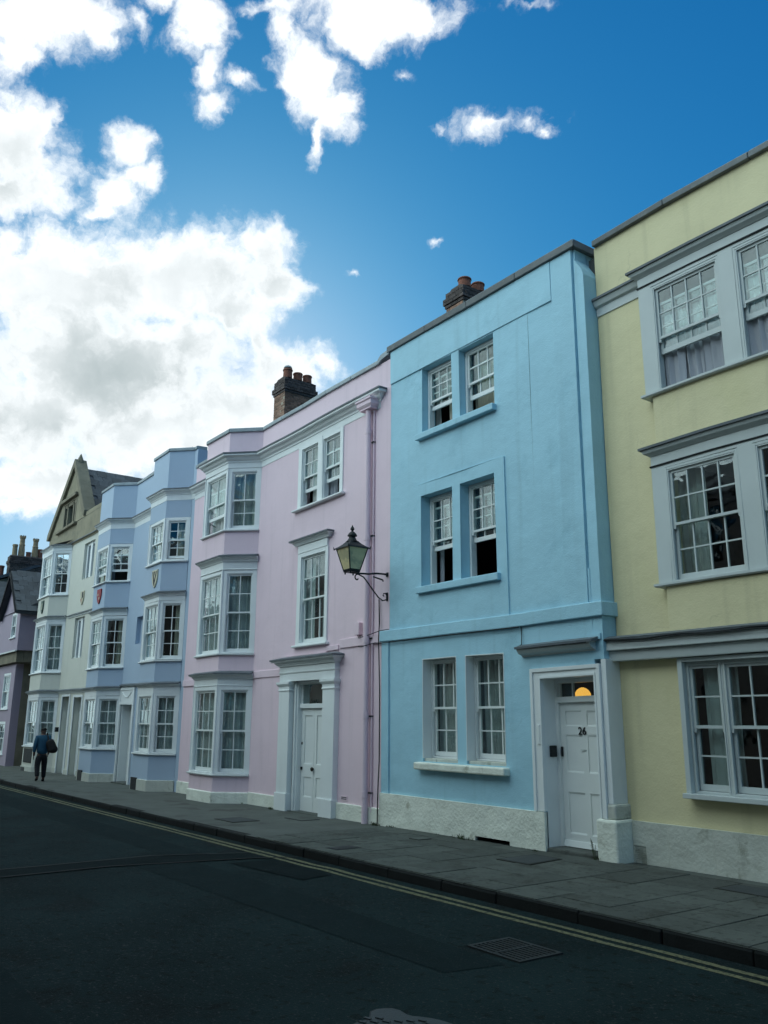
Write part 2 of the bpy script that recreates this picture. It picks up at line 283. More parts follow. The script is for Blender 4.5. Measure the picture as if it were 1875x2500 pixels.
# ------------------------------------------------------------------ mesh helpers
class MB:
    def __init__(s): s.v = []; s.f = []
    def poly(s, pts):
        i = len(s.v); s.v += [tuple(p) for p in pts]; s.f.append(tuple(range(i, i+len(pts)))); return s
    def box(s, x0, x1, y0, y1, z0, z1):
        i = len(s.v)
        s.v += [(x0,y0,z0),(x1,y0,z0),(x1,y1,z0),(x0,y1,z0),(x0,y0,z1),(x1,y0,z1),(x1,y1,z1),(x0,y1,z1)]
        s.f += [tuple(i+k for k in q) for q in ((0,3,2,1),(4,5,6,7),(0,1,5,4),(1,2,6,5),(2,3,7,6),(3,0,4,7))]; return s
    def prism(s, pts, axis, a, b):
        """extrude a 2-D outline; axis 'y': pts are (x,z); 'x': (y,z); 'z': (x,y)"""
        def P(p, t): return {'y': (p[0], t, p[1]), 'x': (t, p[0], p[1]), 'z': (p[0], p[1], t)}[axis]
        i = len(s.v); n = len(pts)
        s.v += [P(p, a) for p in pts] + [P(p, b) for p in pts]
        s.f.append(tuple(range(i, i+n))); s.f.append(tuple(range(i+2*n-1, i+n-1, -1)))
        for k in range(n): s.f.append((i+k, i+n+k, i+n+(k+1) % n, i+(k+1) % n))
        return s
    def sweep(s, path, prof, caps=True):
        """profile [(outward, z)] carried along a plan path left to right, mitred at its corners"""
        fine = [path[0]]
        for a, b in zip(path, path[1:]):
            m_ = max(1, int(math.hypot(b[0]-a[0], b[1]-a[1])/.7))
            fine += [(a[0]+(b[0]-a[0])*k/m_, a[1]+(b[1]-a[1])*k/m_) for k in range(1, m_+1)]
        path = fine; n = len(path); offs = []
        for k in range(n):
            ds = []
            if k > 0: ds.append((path[k][0]-path[k-1][0], path[k][1]-path[k-1][1]))
            if k < n-1: ds.append((path[k+1][0]-path[k][0], path[k+1][1]-path[k][1]))
            ns = []
            for dx, dy in ds:
                l_ = math.hypot(dx, dy); ns.append((dy/l_, -dx/l_))
            if len(ns) == 1: offs.append(ns[0])
            else:
                sx, sy = ns[0][0]+ns[1][0], ns[0][1]+ns[1][1]; d_ = 1+ns[0][0]*ns[1][0]+ns[0][1]*ns[1][1]
                offs.append((sx/d_, sy/d_))
        i = len(s.v); q = len(prof)
        for k in range(n):
            for o, z in prof: s.v.append((path[k][0]+offs[k][0]*o, path[k][1]+offs[k][1]*o, z))
        for k in range(n-1):
            for j in range(q):
                j2 = (j+1) % q
                s.f.append((i+k*q+j, i+(k+1)*q+j, i+(k+1)*q+j2, i+k*q+j2))
        if caps:
            s.f.append(tuple(i+j for j in range(q))); s.f.append(tuple(i+(n-1)*q+j for j in range(q-1, -1, -1)))
        return s
    def tube(s, pts, r, n=8, caps=True):
        pts = [Vector(p) for p in pts]; rs = r if isinstance(r, (list, tuple)) else [r]*len(pts)
        i = len(s.v)
        for k, p in enumerate(pts):
            d = (pts[min(k+1, len(pts)-1)]-pts[max(k-1, 0)]).normalized()
            a = d.cross(Vector((0, 0, 1)));
            if a.length < .05: a = d.cross(Vector((1, 0, 0)))
            a.normalize(); b = a.cross(d)
            for j in range(n):
                t = 2*math.pi*j/n; s.v.append(tuple(p+(a*math.cos(t)+b*math.sin(t))*rs[k]))
        for k in range(len(pts)-1):
            for j in range(n): s.f.append((i+k*n+j, i+k*n+(j+1) % n, i+(k+1)*n+(j+1) % n, i+(k+1)*n+j))
        if caps: s.f.append(tuple(i+j for j in range(n-1, -1, -1))); s.f.append(tuple(i+(len(pts)-1)*n+j for j in range(n)))
        return s
    def lathe(s, prof, n, c, twist=0.0):
        i = len(s.v)
        for r, z in prof:
            for j in range(n):
                t = 2*math.pi*j/n+twist; s.v.append((c[0]+r*math.cos(t), c[1]+r*math.sin(t), c[2]+z))
        for k in range(len(prof)-1):
            for j in range(n): s.f.append((i+k*n+j, i+k*n+(j+1) % n, i+(k+1)*n+(j+1) % n, i+(k+1)*n+j))
        s.f.append(tuple(i+j for j in range(n-1, -1, -1))); s.f.append(tuple(i+(len(prof)-1)*n+j for j in range(n)))
        return s
    def facade(s, x0, x1, z0, z1, holes, y0, depth):
        xs = sorted({x0, x1, *[h[0] for h in holes], *[h[1] for h in holes]}); zs = sorted({z0, z1, *[h[2] for h in holes], *[h[3] for h in holes]})
        def dense(q):
            out = [q[0]]
            for a, b in zip(q, q[1:]):
                m_ = max(1, int((b-a)/.7)); out += [a+(b-a)*k/m_ for k in range(1, m_+1)]
            return out
        if (x1-x0) > 2.5: xs, zs = dense(xs), dense(zs)
        for a in range(len(xs)-1):
            for b in range(len(zs)-1):
                cx, cz = (xs[a]+xs[a+1])/2, (zs[b]+zs[b+1])/2
                if any(h[0] < cx < h[1] and h[2] < cz < h[3] for h in holes): continue
                s.poly([(xs[a], y0, zs[b]), (xs[a+1], y0, zs[b]), (xs[a+1], y0, zs[b+1]), (xs[a], y0, zs[b+1])])
        y1 = y0+depth
        for h in holes:
            a, b, c, d = h
            s.poly([(a, y0, c), (a, y0, d), (a, y1, d), (a, y1, c)]); s.poly([(b, y0, c), (b, y1, c), (b, y1, d), (b, y0, d)])
            s.poly([(a, y0, d), (b, y0, d), (b, y1, d), (a, y1, d)]); s.poly([(a, y0, c), (a, y1, c), (b, y1, c), (b, y0, c)])
        for a, b in ((x0, -1), (x1, 1)):
            s.poly([(a, y0, z0), (a, y1, z0), (a, y1, z1), (a, y0, z1)])
        s.poly([(x0, y0, z1), (x1, y0, z1), (x1, y1, z1), (x0, y1, z1)]); s.poly([(x0, y0, z0), (x0, y1, z0), (x1, y1, z0), (x1, y0, z0)])
        return s
    def mesh(s, name, mname, smooth=False):
        me = bpy.data.meshes.new(name); me.from_pydata(s.v, [], s.f); me.validate()
        me.materials.append(MATS[mname])
        if smooth:
            for p in me.polygons: p.use_smooth = True
            me.set_sharp_from_angle(angle=R(42))
        return me
def settle(v):
    x, y, z = v
    if y < -1.2 or z < .9 or y > 8: return v
    k = min(1, (z-.9)/1.5)
    return (x, y+k*(.007*math.sin(x*1.3+z*.6)+.005*math.sin(x*2.9-z*1.1+2)), z+k*(.009*math.sin(x*.9+1.0)+.005*math.sin(x*2.3+z*.4)))
def norm(me):
    bm = bmesh.new(); bm.from_mesh(me); bmesh.ops.recalc_face_normals(bm, faces=bm.faces); bm.to_mesh(me); bm.free()

ROOT = {}
def thing(name, label, cat, loc=(0, 0, 0), group=None):
    o = bpy.data.objects.new(name, None); col.objects.link(o); o.location = loc; o.empty_display_size = .2
    o['label'] = label; o['category'] = cat
    if group: o['group'] = group
    ROOT[o.name] = Vector(loc); return o
def put(o, parent):
    col.objects.link(o)
    if parent is not None:
        o.parent = parent
        if parent.name in ROOT: o.matrix_parent_inverse = Matrix.Translation(-ROOT[parent.name])
def part(name, mb, mname, parent=None, smooth=False, label=None, bevel=0.0, fix=True):
    if parent is not None and parent.name in ROOT and 'house' in parent.name and name != 'window' and 'opposite' not in parent.name: mb.v = [settle(v) for v in mb.v]
    me = mb.mesh(name, mname, smooth)
    if fix: norm(me)
    o = bpy.data.objects.new(name, me); put(o, parent)
    if label: o['label'] = label
    if bevel:
        bv = o.modifiers.new('bevel', 'BEVEL'); bv.width = bevel; bv.segments = 2; bv.limit_method = 'ANGLE'; bv.angle_limit = R(40)
    return o
def tag(o, label, cat, group=None):
    o['label'] = label; o['category'] = cat
    if group: o['group'] = group
    return o
def struct(o): o['kind'] = 'structure'; return o
def instance(name, me, parent, loc, rot=(0, 0, 0), scale=(1, 1, 1)):
    o = bpy.data.objects.new(name, me); col.objects.link(o); o.parent = parent
    if parent is not None and parent.name in ROOT: o.matrix_parent_inverse = Matrix.Translation(-ROOT[parent.name])
    o.location = loc; o.rotation_euler = rot; o.scale = scale; return o

PANE = MB().box(-.5, .5, -.0015, .0015, -.5, .5).mesh('pane', 'window_glass'); norm(PANE)
def curtain_mb(u0, u1, v0, v1, d, amp=.03, wl=.13, seed=0, flare=0.0):
    g = random.Random(seed); n = max(6, int((u1-u0)/.022)); mb = MB(); ph = g.uniform(0, 6); sw = g.uniform(-.05, .05)
    rows = 7
    for k in range(rows+1):
        t = k/rows; v = v0+(v1-v0)*t
        for j in range(n+1):
            u = u0+(u1-u0)*j/n
            a = amp*(math.sin(2*math.pi*u/wl+ph+.9*math.sin(u*7+seed)+.5*t)+.45*math.sin(2*math.pi*u/(wl*.47)+ph*2+t))
            u += sw*(1-t)**2*math.sin(math.pi*(j/n)+.4)
            if flare: u += flare*(1-t)**2*math.sin(u*3+seed)
            mb.v.append((u, d+a, v))
    w = n+1
    for k in range(rows):
        for j in range(n): mb.f.append((k*w+j, k*w+j+1, (k+1)*w+j+1, (k+1)*w+j))
    return mb
WSEED = [0]
def window(house, P, th, w, h, fr=(.06, .06, .06, .06), cols=3, rows=(2, 2), recess=.05, op=0.0, curtains=(), sill=None, fmat='white_paint', smat='sash_paint', depth=.12, split=.5, label=None, bar=.02, proud=0.0, fd=0.0):
    """a sliding sash window. P: lower left corner of its frame on the wall face, th: turn about z"""
    WSEED[0] += 1; sd_ = WSEED[0]; g = random.Random(sd_*7+1)
    l_, r__, t_, b_ = fr
    mb = MB(); a0, a1, c0, c1 = l_, w-r__, b_, h-t_; y0, y1 = -proud, depth
    mb.box(0, l_, y0, y1, 0, h); mb.box(a1, w, y0, y1, 0, h); mb.box(a0, a1, y0, y1, c1, h); mb.box(a0, a1, y0, y1, 0, c0)
    # bead round the opening
    e = .018
    mb.box(a0, a0+e, recess-.03, recess, c0, c1); mb.box(a1-e, a1, recess-.03, recess, c0, c1); mb.box(a0+e, a1-e, recess-.03, recess, c1-e, c1)
    fo = part('window', mb, fmat, house, bevel=.004)
    fo.location = P; fo.rotation_euler = (0, 0, th)
    if label: fo['label'] = label
    zm = c0+(c1-c0)*split
    us, ue = a0+.012, a1-.012
    def sash(nm, z0, z1, y, rws, rail_b, rail_t, horns):
        s_ = MB(); st = .042; th_ = .036
        s_.box(us, us+st, y, y+th_, z0, z1); s_.box(ue-st, ue, y, y+th_, z0, z1)
        s_.box(us+st, ue-st, y, y+th_, z0, z0+rail_b); s_.box(us+st, ue-st, y, y+th_, z1-rail_t, z1)
        if horns:
            for x0 in (us, ue-st): s_.prism([(x0, z0), (x0+st, z0), (x0+st*.8, z0-.05), (x0+st*.2, z0-.05)], 'y', y+.002, y+th_-.002)
        gx0, gx1, gz0, gz1 = us+st, ue-st, z0+rail_b, z1-rail_t
        pw, ph_ = (gx1-gx0-bar*(cols-1))/cols, (gz1-gz0-bar*(rws-1))/rws
        for k in range(1, cols): x = gx0+k*pw+(k-1)*bar; s_.box(x, x+bar, y+.004, y+th_-.004, gz0, gz1)
        for k in range(1, rws): z = gz0+k*ph_+(k-1)*bar; s_.box(gx0, gx1, y+.007, y+th_-.007, z, z+bar)
        part(nm, s_, smat, fo)
        for i in range(cols):
            for k in range(rws):
                instance('pane', PANE, fo, (gx0+i*(pw+bar)+pw/2, y+th_*.5, gz0+k*(ph_+bar)+ph_/2),
                         (R(g.uniform(-.55, .55)), 0, R(g.uniform(-.55, .55))), (pw+.006, 1, ph_+.006))
    sash('upper_sash', zm-.02, c1-.004, recess, rows[0], .036, .05, True)
    sash('lower_sash', c0+.006+op, zm+.02+op, recess+.042, rows[1], .075, .036, False)
    for cu in curtains:
        cm, f0, f1, g0, g1 = cu[:5]; dd = cu[5] if len(cu) > 5 else .24
        part('curtain', curtain_mb(a0-.06+(a1-a0+.12)*f0, a0-.06+(a1-a0+.12)*f1, c0-.05+(c1-c0+.1)*g0, c0-.05+(c1-c0+.1)*g1, dd, .028, .12+.05*g.random(), sd_*3+int(f0*10)), cm, fo, smooth=True, fix=False)
    if sill:
        ov, zt, pr = sill
        s_ = MB().prism([(-proud-pr, -.012), (-proud-pr+.006, 0), (depth, .004), (depth, -zt), (-proud-pr+.012, -zt), (-proud-pr, -zt+.012)], 'x', -ov, w+ov)
        part('sill', s_, fmat, fo, bevel=.004)
    return fo
NET = (('net_curtain', 0, 1, 0, 1),)

def shell(house, x0, x1, zt, storeys, y0=.32, back=6.5, ridge=1.4, roofy=2.9, zpar=None):
    """side and back walls, floors and the slated roof behind the parapet"""
    mb = MB(); e = .015; zt2 = zt
    mb.box(x0+e, x0+e+.12, y0, back, -.4, zt2); mb.box(x1-e-.12, x1-e, y0, back, -.4, zt2); mb.box(x0+e+.12, x1-e-.12, back-.2, back, -.4, zt2)
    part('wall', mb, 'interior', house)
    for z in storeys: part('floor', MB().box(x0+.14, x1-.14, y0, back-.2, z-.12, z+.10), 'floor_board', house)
    rf = MB(); zz = zt-.35
    rf.prism([(y0, zz), (roofy, zz+ridge), (back, zz), (back, zz-.15), (y0, zz-.15)], 'x', x0+.14, x1-.14)
    part('roof', rf, 'slate', house)

def coping(house, path, z0, z1, out, inn, mname, step=1.41, start=0.0):
    """coping stones laid along a path, each a piece of its own"""
    for k in range(len(path)-1):
        (xa, ya), (xb, yb) = path[k], path[k+1]; ln = math.hypot(xb-xa, yb-ya); n = max(1, round(ln/step))
        th = math.atan2(yb-ya, xb-xa)
        for j in range(n):
            a, b = ln*j/n, ln*(j+1)/n; g = .006
            mb = MB().prism([(-out, z0), (-out, z1-.02), (-out+.02, z1), (inn, z1+.015), (inn, z0)], 'x', a+g, b-g)
            for i, v in enumerate(mb.v):   # local -> world, mitred against the neighbours at a bend
                x, y, z = v
                if j == 0 and k > 0 and v[0] < a+.02:
                    pa = path[k-1]; th0 = math.atan2(ya-pa[1], xa-pa[0]); x = g+ (-y)*math.tan((th0-th)/2)
                if j == n-1 and k < len(path)-2 and v[0] > b-.02:
                    pb = path[k+2]; th1 = math.atan2(pb[1]-yb, pb[0]-xb); x = ln-g- (-y)*math.tan((th-th1)/2)*1
                mb.v[i] = (xa+x*math.cos(th)-y*math.sin(th), ya+x*math.sin(th)+y*math.cos(th), z)
            part('coping_stone', mb, mname, house, bevel=.008)

CORNICE = lambda z0, z1, o: [(-.04, z0), (.03, z0), (.035, z0+(z1-z0)*.18), (o*.45, z0+(z1-z0)*.34), (o*.62, z0+(z1-z0)*.62), (o*.92, z0+(z1-z0)*.66), (o, z0+(z1-z0)*.72), (o, z1), (-.04, z1)]
LEADTOP = lambda z, o: [(-.04, z), (o+.02, z-.022), (o+.022, z+.012), (-.04, z+.07)]
def cornice(house, path, z0, z1, o, mname='white_paint', lead='lead'):
    part('cornice', MB().sweep(path, CORNICE(z0, z1, o)), mname, house)
    part('lead_flashing', MB().sweep(path, LEADTOP(z1+.003, o)), lead, house)
def band(house, name, path, z0, z1, o, mname, inn=-.05, bevel=.006):
    return part(name, MB().sweep(path, [(inn, z0), (o, z0), (o, z1), (inn, z1)]), mname, house, bevel=bevel)

def gz(x): return .13+.0062*(x+8)

# ------------------------------------------------------------------ ground, road, pavement
KY = -2.64                                  # kerb face
def ground_sheet(name, x0, x1, y0, y1, dz, mname, n=24):
    mb = MB()
    for k in range(n):
        a, b = x0+(x1-x0)*k/n, x0+(x1-x0)*(k+1)/n
        mb.poly([(a, y0, gz(a)+dz), (b, y0, gz(b)+dz), (b, y1, gz(b)+dz), (a, y1, gz(a)+dz)])
    return mb
struct(part('ground', MB().poly([(-600, -600, -2.6), (600, -600, 1.2), (600, 600, 1.2), (-600, 600, -2.6)]), 'asphalt'))
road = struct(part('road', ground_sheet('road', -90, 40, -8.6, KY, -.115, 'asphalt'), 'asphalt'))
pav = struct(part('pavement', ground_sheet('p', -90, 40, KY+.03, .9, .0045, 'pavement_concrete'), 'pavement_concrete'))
struct(part('opposite_pavement', ground_sheet('p', -90, 40, -12.5, -8.6, -.01, 'pavement_concrete'), 'pavement_concrete'))
def xy_sheet(pts, dz):
    return MB().poly([(x, y, gz(x)+dz) for x, y in pts])
# repairs in the road surface
part('asphalt_patch', xy_sheet([(-26, -4.25), (-12.1, -4.2), (-12.0, -3.65), (-17.5, -3.6), (-26, -3.55)], -.111), 'asphalt_strip', road)
part('asphalt_patch', xy_sheet([(-12.0, -4.9), (-5.5, -4.75), (-5.4, -4.2), (-9.0, -4.05), (-12.0, -4.1)], -.111), 'asphalt_strip', road)
part('asphalt_patch', xy_sheet([(-12.55, -8.6), (-11.75, -8.6), (-11.95, -5.2), (-11.5, -3.3), (-11.3, -3.1), (-11.95, -3.1), (-12.5, -4.4)], -.107), 'asphalt_patch', road)
part('asphalt_patch', xy_sheet([(-11.3, -3.75), (-9.6, -3.6), (-9.7, -3.12), (-11.2, -3.12)], -.107), 'asphalt_patch', road)
part('tar_seam', xy_sheet([(-12.58, -8.6), (-12.50, -8.6), (-12.46, -6.0), (-12.52, -4.4), (-12.0, -3.1), (-12.05, -3.1), (-12.58, -4.4), (-12.52, -6)], -.103), 'tar_seam', road)
part('tar_seam', xy_sheet([(-11.80, -8.6), (-11.75, -8.6), (-11.92, -5.2), (-11.48, -3.3), (-11.2, -2.7), (-11.25, -2.7), (-11.53, -3.3), (-11.98, -5.2)], -.103), 'tar_seam', road)
part('asphalt_patch', xy_sheet([(-10.5, -8.6), (-7.9, -7.45), (-5.2, -7.5), (-4.6, -8.6)], -.111), 'asphalt_strip', road)
# double yellow lines
for yc, lab in ((-2.86, 'worn yellow line nearest the kerb'), (-3.01, 'worn yellow line farther from the kerb')):
    mb = MB(); x = -60.0; g = random.Random(int(-yc*100)); w0 = .036
    pts = []
    while x < 20:
        pts.append((x, yc+g.uniform(-.008, .008)+(.035 if -10.4 < x < -9.9 else 0), w0+g.uniform(-.006, .006))); x += .45
    for a, b in zip(pts, pts[1:]):
        mb.poly([(a[0], a[1]-a[2], gz(a[0])-.111), (b[0], b[1]-b[2], gz(b[0])-.111), (b[0], b[1]+b[2], gz(b[0])-.111), (a[0], a[1]+a[2], gz(a[0])-.111)])
    part('road_marking', mb, 'yellow_line', road, label=lab)
# kerb stones
kerb = thing('kerb', 'granite kerb, coloured dark for its shaded face, running along the edge of the pavement', 'kerb', (-15, KY, 0)); kerb['kind'] = 'structure'
x = -50.0; g = random.Random(5)
while x < 8:
    ln = g.uniform(.75, 1.15); dz = g.uniform(-.006, .006); dy = g.uniform(-.008, .008)
    mb = MB().prism([(KY+dy, -.3), (KY+dy+.012, -.02), (KY+dy+.03, .0), (KY+.145, .004), (KY+.145, -.3)], 'x', 0, ln-.012)
    mb.v = [(x+v[0], v[1], v[2]+gz(x+v[0])+dz) for v in mb.v]
    part('kerb_stone', mb, 'shaded_kerb', kerb, bevel=.012); x += ln
# paving slabs in courses across the pavement, near part; beyond it the pavement is plain concrete
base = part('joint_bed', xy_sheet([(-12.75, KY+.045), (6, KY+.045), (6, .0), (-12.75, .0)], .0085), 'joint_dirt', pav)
g = random.Random(21); x = -12.7
while x < 6:
    wd = g.uniform(.48, .74); y = KY+.035+g.uniform(-.35, 0)
    while y < -.03:
        ln = g.choice((.45, .6, .6, .75, .9)); y0, y1 = max(y, KY+.035), min(y+ln, -.012)
        if y1-y0 > .06:
            a, b = x+.007, x+wd-.007; t = g.uniform(.015, .021); tl = g.uniform(-.003, .003)
            mb = MB().box(a, b, y0+.006, y1-.006, -.03, t)
            mb.v = [(vx, vy, vz+gz(vx)+tl*(vx-a)/wd) for vx, vy, vz in mb.v]
            part('paving_slab', mb, 'paving_slab', pav, bevel=.005)
        y += ln
    x += wd

# ------------------------------------------------------------------ shared house pieces
def chimney(house, xc, yc, wx, wy, z0, z1, capz, pots, potmat='terracotta', bmat='brick', courses=None, capmat='dark_brick', fine=True):
    """brick stack: xc,yc is the corner nearest the camera (+x, -y); body bricks, corbelled cap, pots"""
    core = part('chimney', MB().box(xc-wx+.012, xc-.012, yc+.012, yc+wy-.012, z0, capz+.05), 'mortar', house)
    part('chimney_core', MB().box(xc-wx+.03, xc-.03, yc+.03, yc+wy-.03, capz+.05, capz+.30), 'dark_brick', house)
    bl, bh, j = .215, .065, .011
    meshes = {}
    def brick(loc, dx, dy, mname):
        k = (round(dx, 3), round(dy, 3), mname)
        if k not in meshes:
            meshes[k] = MB().box(-dx/2, dx/2, -dy/2, dy/2, -bh/2, bh/2).mesh('brick', mname); norm(meshes[k])
        instance('brick', meshes[k], core, loc, (0, 0, R(rnd.uniform(-.4, .4))))
    def ring(z, o, mname, ph):
        X0, X1, Y0, Y1 = xc-wx-o, xc+o, yc-o, yc+wy+o; d = .10
        # street face and the camera-side face, brick by brick; the other two faces are one course each
        for (u0, u1, fx) in ((X0, X1, True), (Y0+d, Y1, False)):
            u = u0-(bl+j)*.5*ph
            while u < u1-.02:
                a, b = max(u, u0), min(u+bl, u1)
                if b-a > .03:
                    off = rnd.uniform(-.003, .003)
                    if fx: brick(((a+b)/2, Y0+d/2+off, z), b-a, d, mname)
                    else: brick((X1-d/2+off, (a+b)/2, z), d, b-a, mname)
                u += bl+j
        brick(((X0+X1)/2, Y1-d/2, z), X1-X0-2*d, d, mname); brick((X0+d/2, (Y0+Y1)/2, z), d, Y1-Y0-2*d, mname)
    z = z0+bh/2; k = 0; step = bh+j
    zc0 = capz
    while z < zc0: ring(z, 0, bmat, k % 2); z += step; k += 1
    for o in (.025, .055, .055, .01, .01, .01)[:max(2, int((z1-zc0)/step))]:
        ring(z, o, capmat, k % 2); z += step; k += 1
    part('flaunching', MB().prism([(xc-wx+.02, z-.04), (xc-.02, z-.04), (xc-.14, z+.03), (xc-wx+.14, z+.03)], 'y', yc+.03, yc+wy-.03), 'dark_brick', house)
    for (px_, py_, r0, h, pm) in pots:
        prof = [(r0*1.02, 0), (r0, h*.1), (r0*.94, h*.82), (r0*1.08, h*.84), (r0*1.08, h*.93), (r0*1.0, h), (r0*.8, h), (r0*.78, h*.4)]
        part('chimney_pot', MB().lathe(prof, 18, (px_, py_, z)), pm, house, smooth=False)
    return z

def panelled_door(house, x0, x1, z0, z1, y, cells, mname='sash_paint', t=.045, name='door', sink=.016):
    """leaf with sunk panels: cells are (u0,u1,v0,v1) in metres from the lower left corner"""
    w, h = x1-x0, z1-z0
    holes = [(x0+a, x0+b, z0+c, z0+d) for a, b, c, d in cells]
    mb = MB().facade(x0, x1, z0, z1, holes, y, sink)
    mb.box(x0+.003, x1-.003, y+sink, y+t, z0+.003, z1-.003)
    d = part(name, mb, mname, house)
    for a, b, c, e in holes:
        part('panel_moulding', MB().sweep([(a, y), (b, y)], [(-.004, c), (-sink+.004, c+.022), (-sink-.001, c+.022), (-sink-.001, c)]), mname, d)
        part('panel_moulding', MB().sweep([(a, y), (b, y)], [(-.004, e), (-sink-.001, e), (-sink-.001, e-.022), (-sink+.004, e-.022)]), mname, d)
    return d

def text_mesh(curve):
    t = bpy.data.objects.new('text_source', curve); col.objects.link(t)
    bpy.context.view_layer.update()
    me = bpy.data.meshes.new_from_object(t.evaluated_get(bpy.context.evaluated_depsgraph_get()))
    me.name = curve.name; bpy.data.objects.remove(t); return me
# ------------------------------------------------------------------ blue house
H = thing('blue_house', 'pale blue rendered three-storey house with paired windows and door numbered 26', 'house', (-10.3, 0, .12), 'pastel houses of the terrace')
BX0, BX1 = -12.706, -7.73
holes = [(-11.74, -10.83, 1.25, 2.97), (-10.61, -9.71, 1.25, 2.97), (-11.74, -10.87, 4.25, 5.915), (-10.66, -9.78, 4.25, 5.915), (-11.72, -10.85, 7.125, 8.42), (-10.645, -9.742, 7.125, 8.42), (-8.915, -7.906, -.1, 2.533)]
mb = MB().facade(BX0, -8.915, -.4, 9.124, holes[:6]+[(-10.39, -9.63, -.3, .195)], 0, .32)
mb.facade(-8.915, -7.935, 2.533, 9.124, [], 0, .30)
mb.box(-7.9352, -7.9015, .035, .3, 4.03, 9.123); mb.box(-7.9352, -7.9015, .0, .3, 2.533, 4.03)
mb.prism([(-7.902, 2.75), (-7.73, 2.75), (-7.73, 8.62), (-7.765, 8.72), (-7.85, 8.86), (-7.902, 8.95)], 'y', 0, .55)
mb.box(-7.96, -7.903, .31, .549, 8.0, 9.122)
part('wall', mb, 'blue_paint', H, label='pale blue rendered front wall')
part('wall', MB().box(-12.93, BX0-.003, -.028, .1, .5, 3.36), 'blue_paint', H, bevel=.01)
# raised panel round the first-floor pair, head band and corner strip
part('raised_panel', MB().facade(-11.91, -9.541, 3.5, 6.14, [(-11.74, -10.87, 4.25, 5.915), (-10.66, -9.78, 4.25, 5.915)], -.022, .026), 'blue_paint', H, bevel=.006)
part('raised_panel', MB().box(BX0+.004, -8.374, -.026, .004, 8.428, 9.12), 'blue_paint', H, bevel=.006)
part('raised_panel', MB().box(-8.37, -7.94, -.018, .004, 3.5, 9.12), 'blue_paint', H, bevel=.006)
band(H, 'string_course', [(-12.96, 0), (BX1, 0), (BX1, .30)], 3.34, 3.54, .055, 'blue_paint', bevel=.012)
part('hood_ledge', MB().box(-7.98, -7.76, -.02, .02, 3.02, 3.10), 'blue_paint', H)
coping(H, [(-12.78, 0), (-7.90, 0), (-7.90, .6)], 9.125, 9.262, .07, .35, 'coping_stone', 1.25)
for z, o in ((1.25, .10), ):
    part('sill', MB().box(-11.85, -9.635, -.13, .2, 1.115, 1.235), 'plinth_paint', H, bevel=.022)
    part('sill', MB().box(-11.738, -10.832, .03, .22, 1.2355, 1.30), 'smooth_plinth_paint', H, bevel=.01); part('sill', MB().box(-10.608, -9.712, .03, .22, 1.2355, 1.30), 'smooth_plinth_paint', H, bevel=.01)
for z0, z1 in ((4.115, 4.235), (6.99, 7.105)):
    part('sill', MB().box(-11.82, -9.70, -.10, .2, z0, z1), 'blue_paint', H, bevel=.012)
# white lined reveals of the ground-floor pair
for a, b in ((-11.74, -10.83), (-10.61, -9.71)):
    mb = MB(); mb.box(a+.001, a+.014, -.006, .2, 1.301, 2.969); mb.box(b-.014, b-.001, -.006, .2, 1.301, 2.969); mb.box(a+.014, b-.014, -.006, .2, 2.956, 2.969)
    part('window_lining', mb, 'white_paint', H)
D2 = ('net_curtain', 0, .42, 0, 1); D3 = ('net_curtain', .5, 1, 0, 1, .26)
for k, (a, b) in enumerate(((-11.74, -10.83), (-10.61, -9.71))):
    window(H, (a+.015, .19, 1.30), 0, b-a-.03, 1.655, (.012, .012, .02, .03), 3, (2, 2), .01, 0, NET)
window(H, (-11.74, .19, 4.25), 0, .87, 1.665, (.045, .045, .045, .03), 3, (2, 2), .01, .62, (('curtain_white', .40, 1, 0, 1), ('curtain_grey', 0, .12, 0, 1)))
window(H, (-10.66, .19, 4.25), 0, .88, 1.665, (.045, .045, .045, .03), 3, (2, 2), .01, .60, ())
window(H, (-11.72, .15, 7.125), 0, .87, 1.295, (.045, .045, .045, .03), 3, (2, 2), .01, .44, (('curtain_beige', .42, 1, 0, 1), ('curtain_white', 0, .14, 0, 1)))
window(H, (-10.645, .15, 7.125), 0, .903, 1.295, (.045, .045, .045, .03), 3, (2, 2), .01, .31, (('curtain_beige', 0, 1, 0, 1),))
# plinth with the cellar slot
mb = MB().facade(-12.95, -8.915, -.3, .662, [(-10.39, -9.63, -.3, .195)], -.05, .40)
part('plinth', mb, 'plinth_paint', H, bevel=.02)
part('plinth', MB().box(-7.965, -7.625, -.075, .5, -.3, .665), 'plinth_paint', H, bevel=.03)
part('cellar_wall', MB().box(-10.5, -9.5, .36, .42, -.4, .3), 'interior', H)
part('pillar_cap', MB().box(-7.82, -7.66, -.03, .4, .665, .86), 'smooth_plinth_paint', H, bevel=.03)
# doorcase
mb = MB()
AR = [(0, 0), (.0, .03), (.035, .045), (.06, .03), (.14, .03), (.16, .012), (.205, .012)]
mb.box(-9.115, -9.06, -.05, .003, .67, 2.685); mb.box(-9.06, -8.95, -.028, .003, .67, 2.63); mb.box(-8.95, -8.914, -.042, .02, .67, 2.568)
mb.box(-7.845, -7.79, -.05, .003, .67, 2.685); mb.box(-7.88, -7.845, -.028, .003, .67, 2.63); mb.box(-7.907, -7.88, -.042, .02, .67, 2.568)
mb.box(-9.06, -7.845, -.05, .003, 2.63, 2.685); mb.box(-8.95, -7.88, -.028, .003, 2.568, 2.63); mb.box(-8.914, -7.907, -.042, .02, 2.532, 2.568)
part('doorcase', mb, 'white_paint', H, bevel=.004)
mb = MB(); mb.box(-8.930, -8.914, .02, .36, -.2, 2.532); mb.box(-7.907, -7.895, .02, .36, -.2, 2.532); mb.box(-8.914, -7.907, .02, .36, 2.5325, 2.545)
part('door_lining', mb, 'white_paint', H)
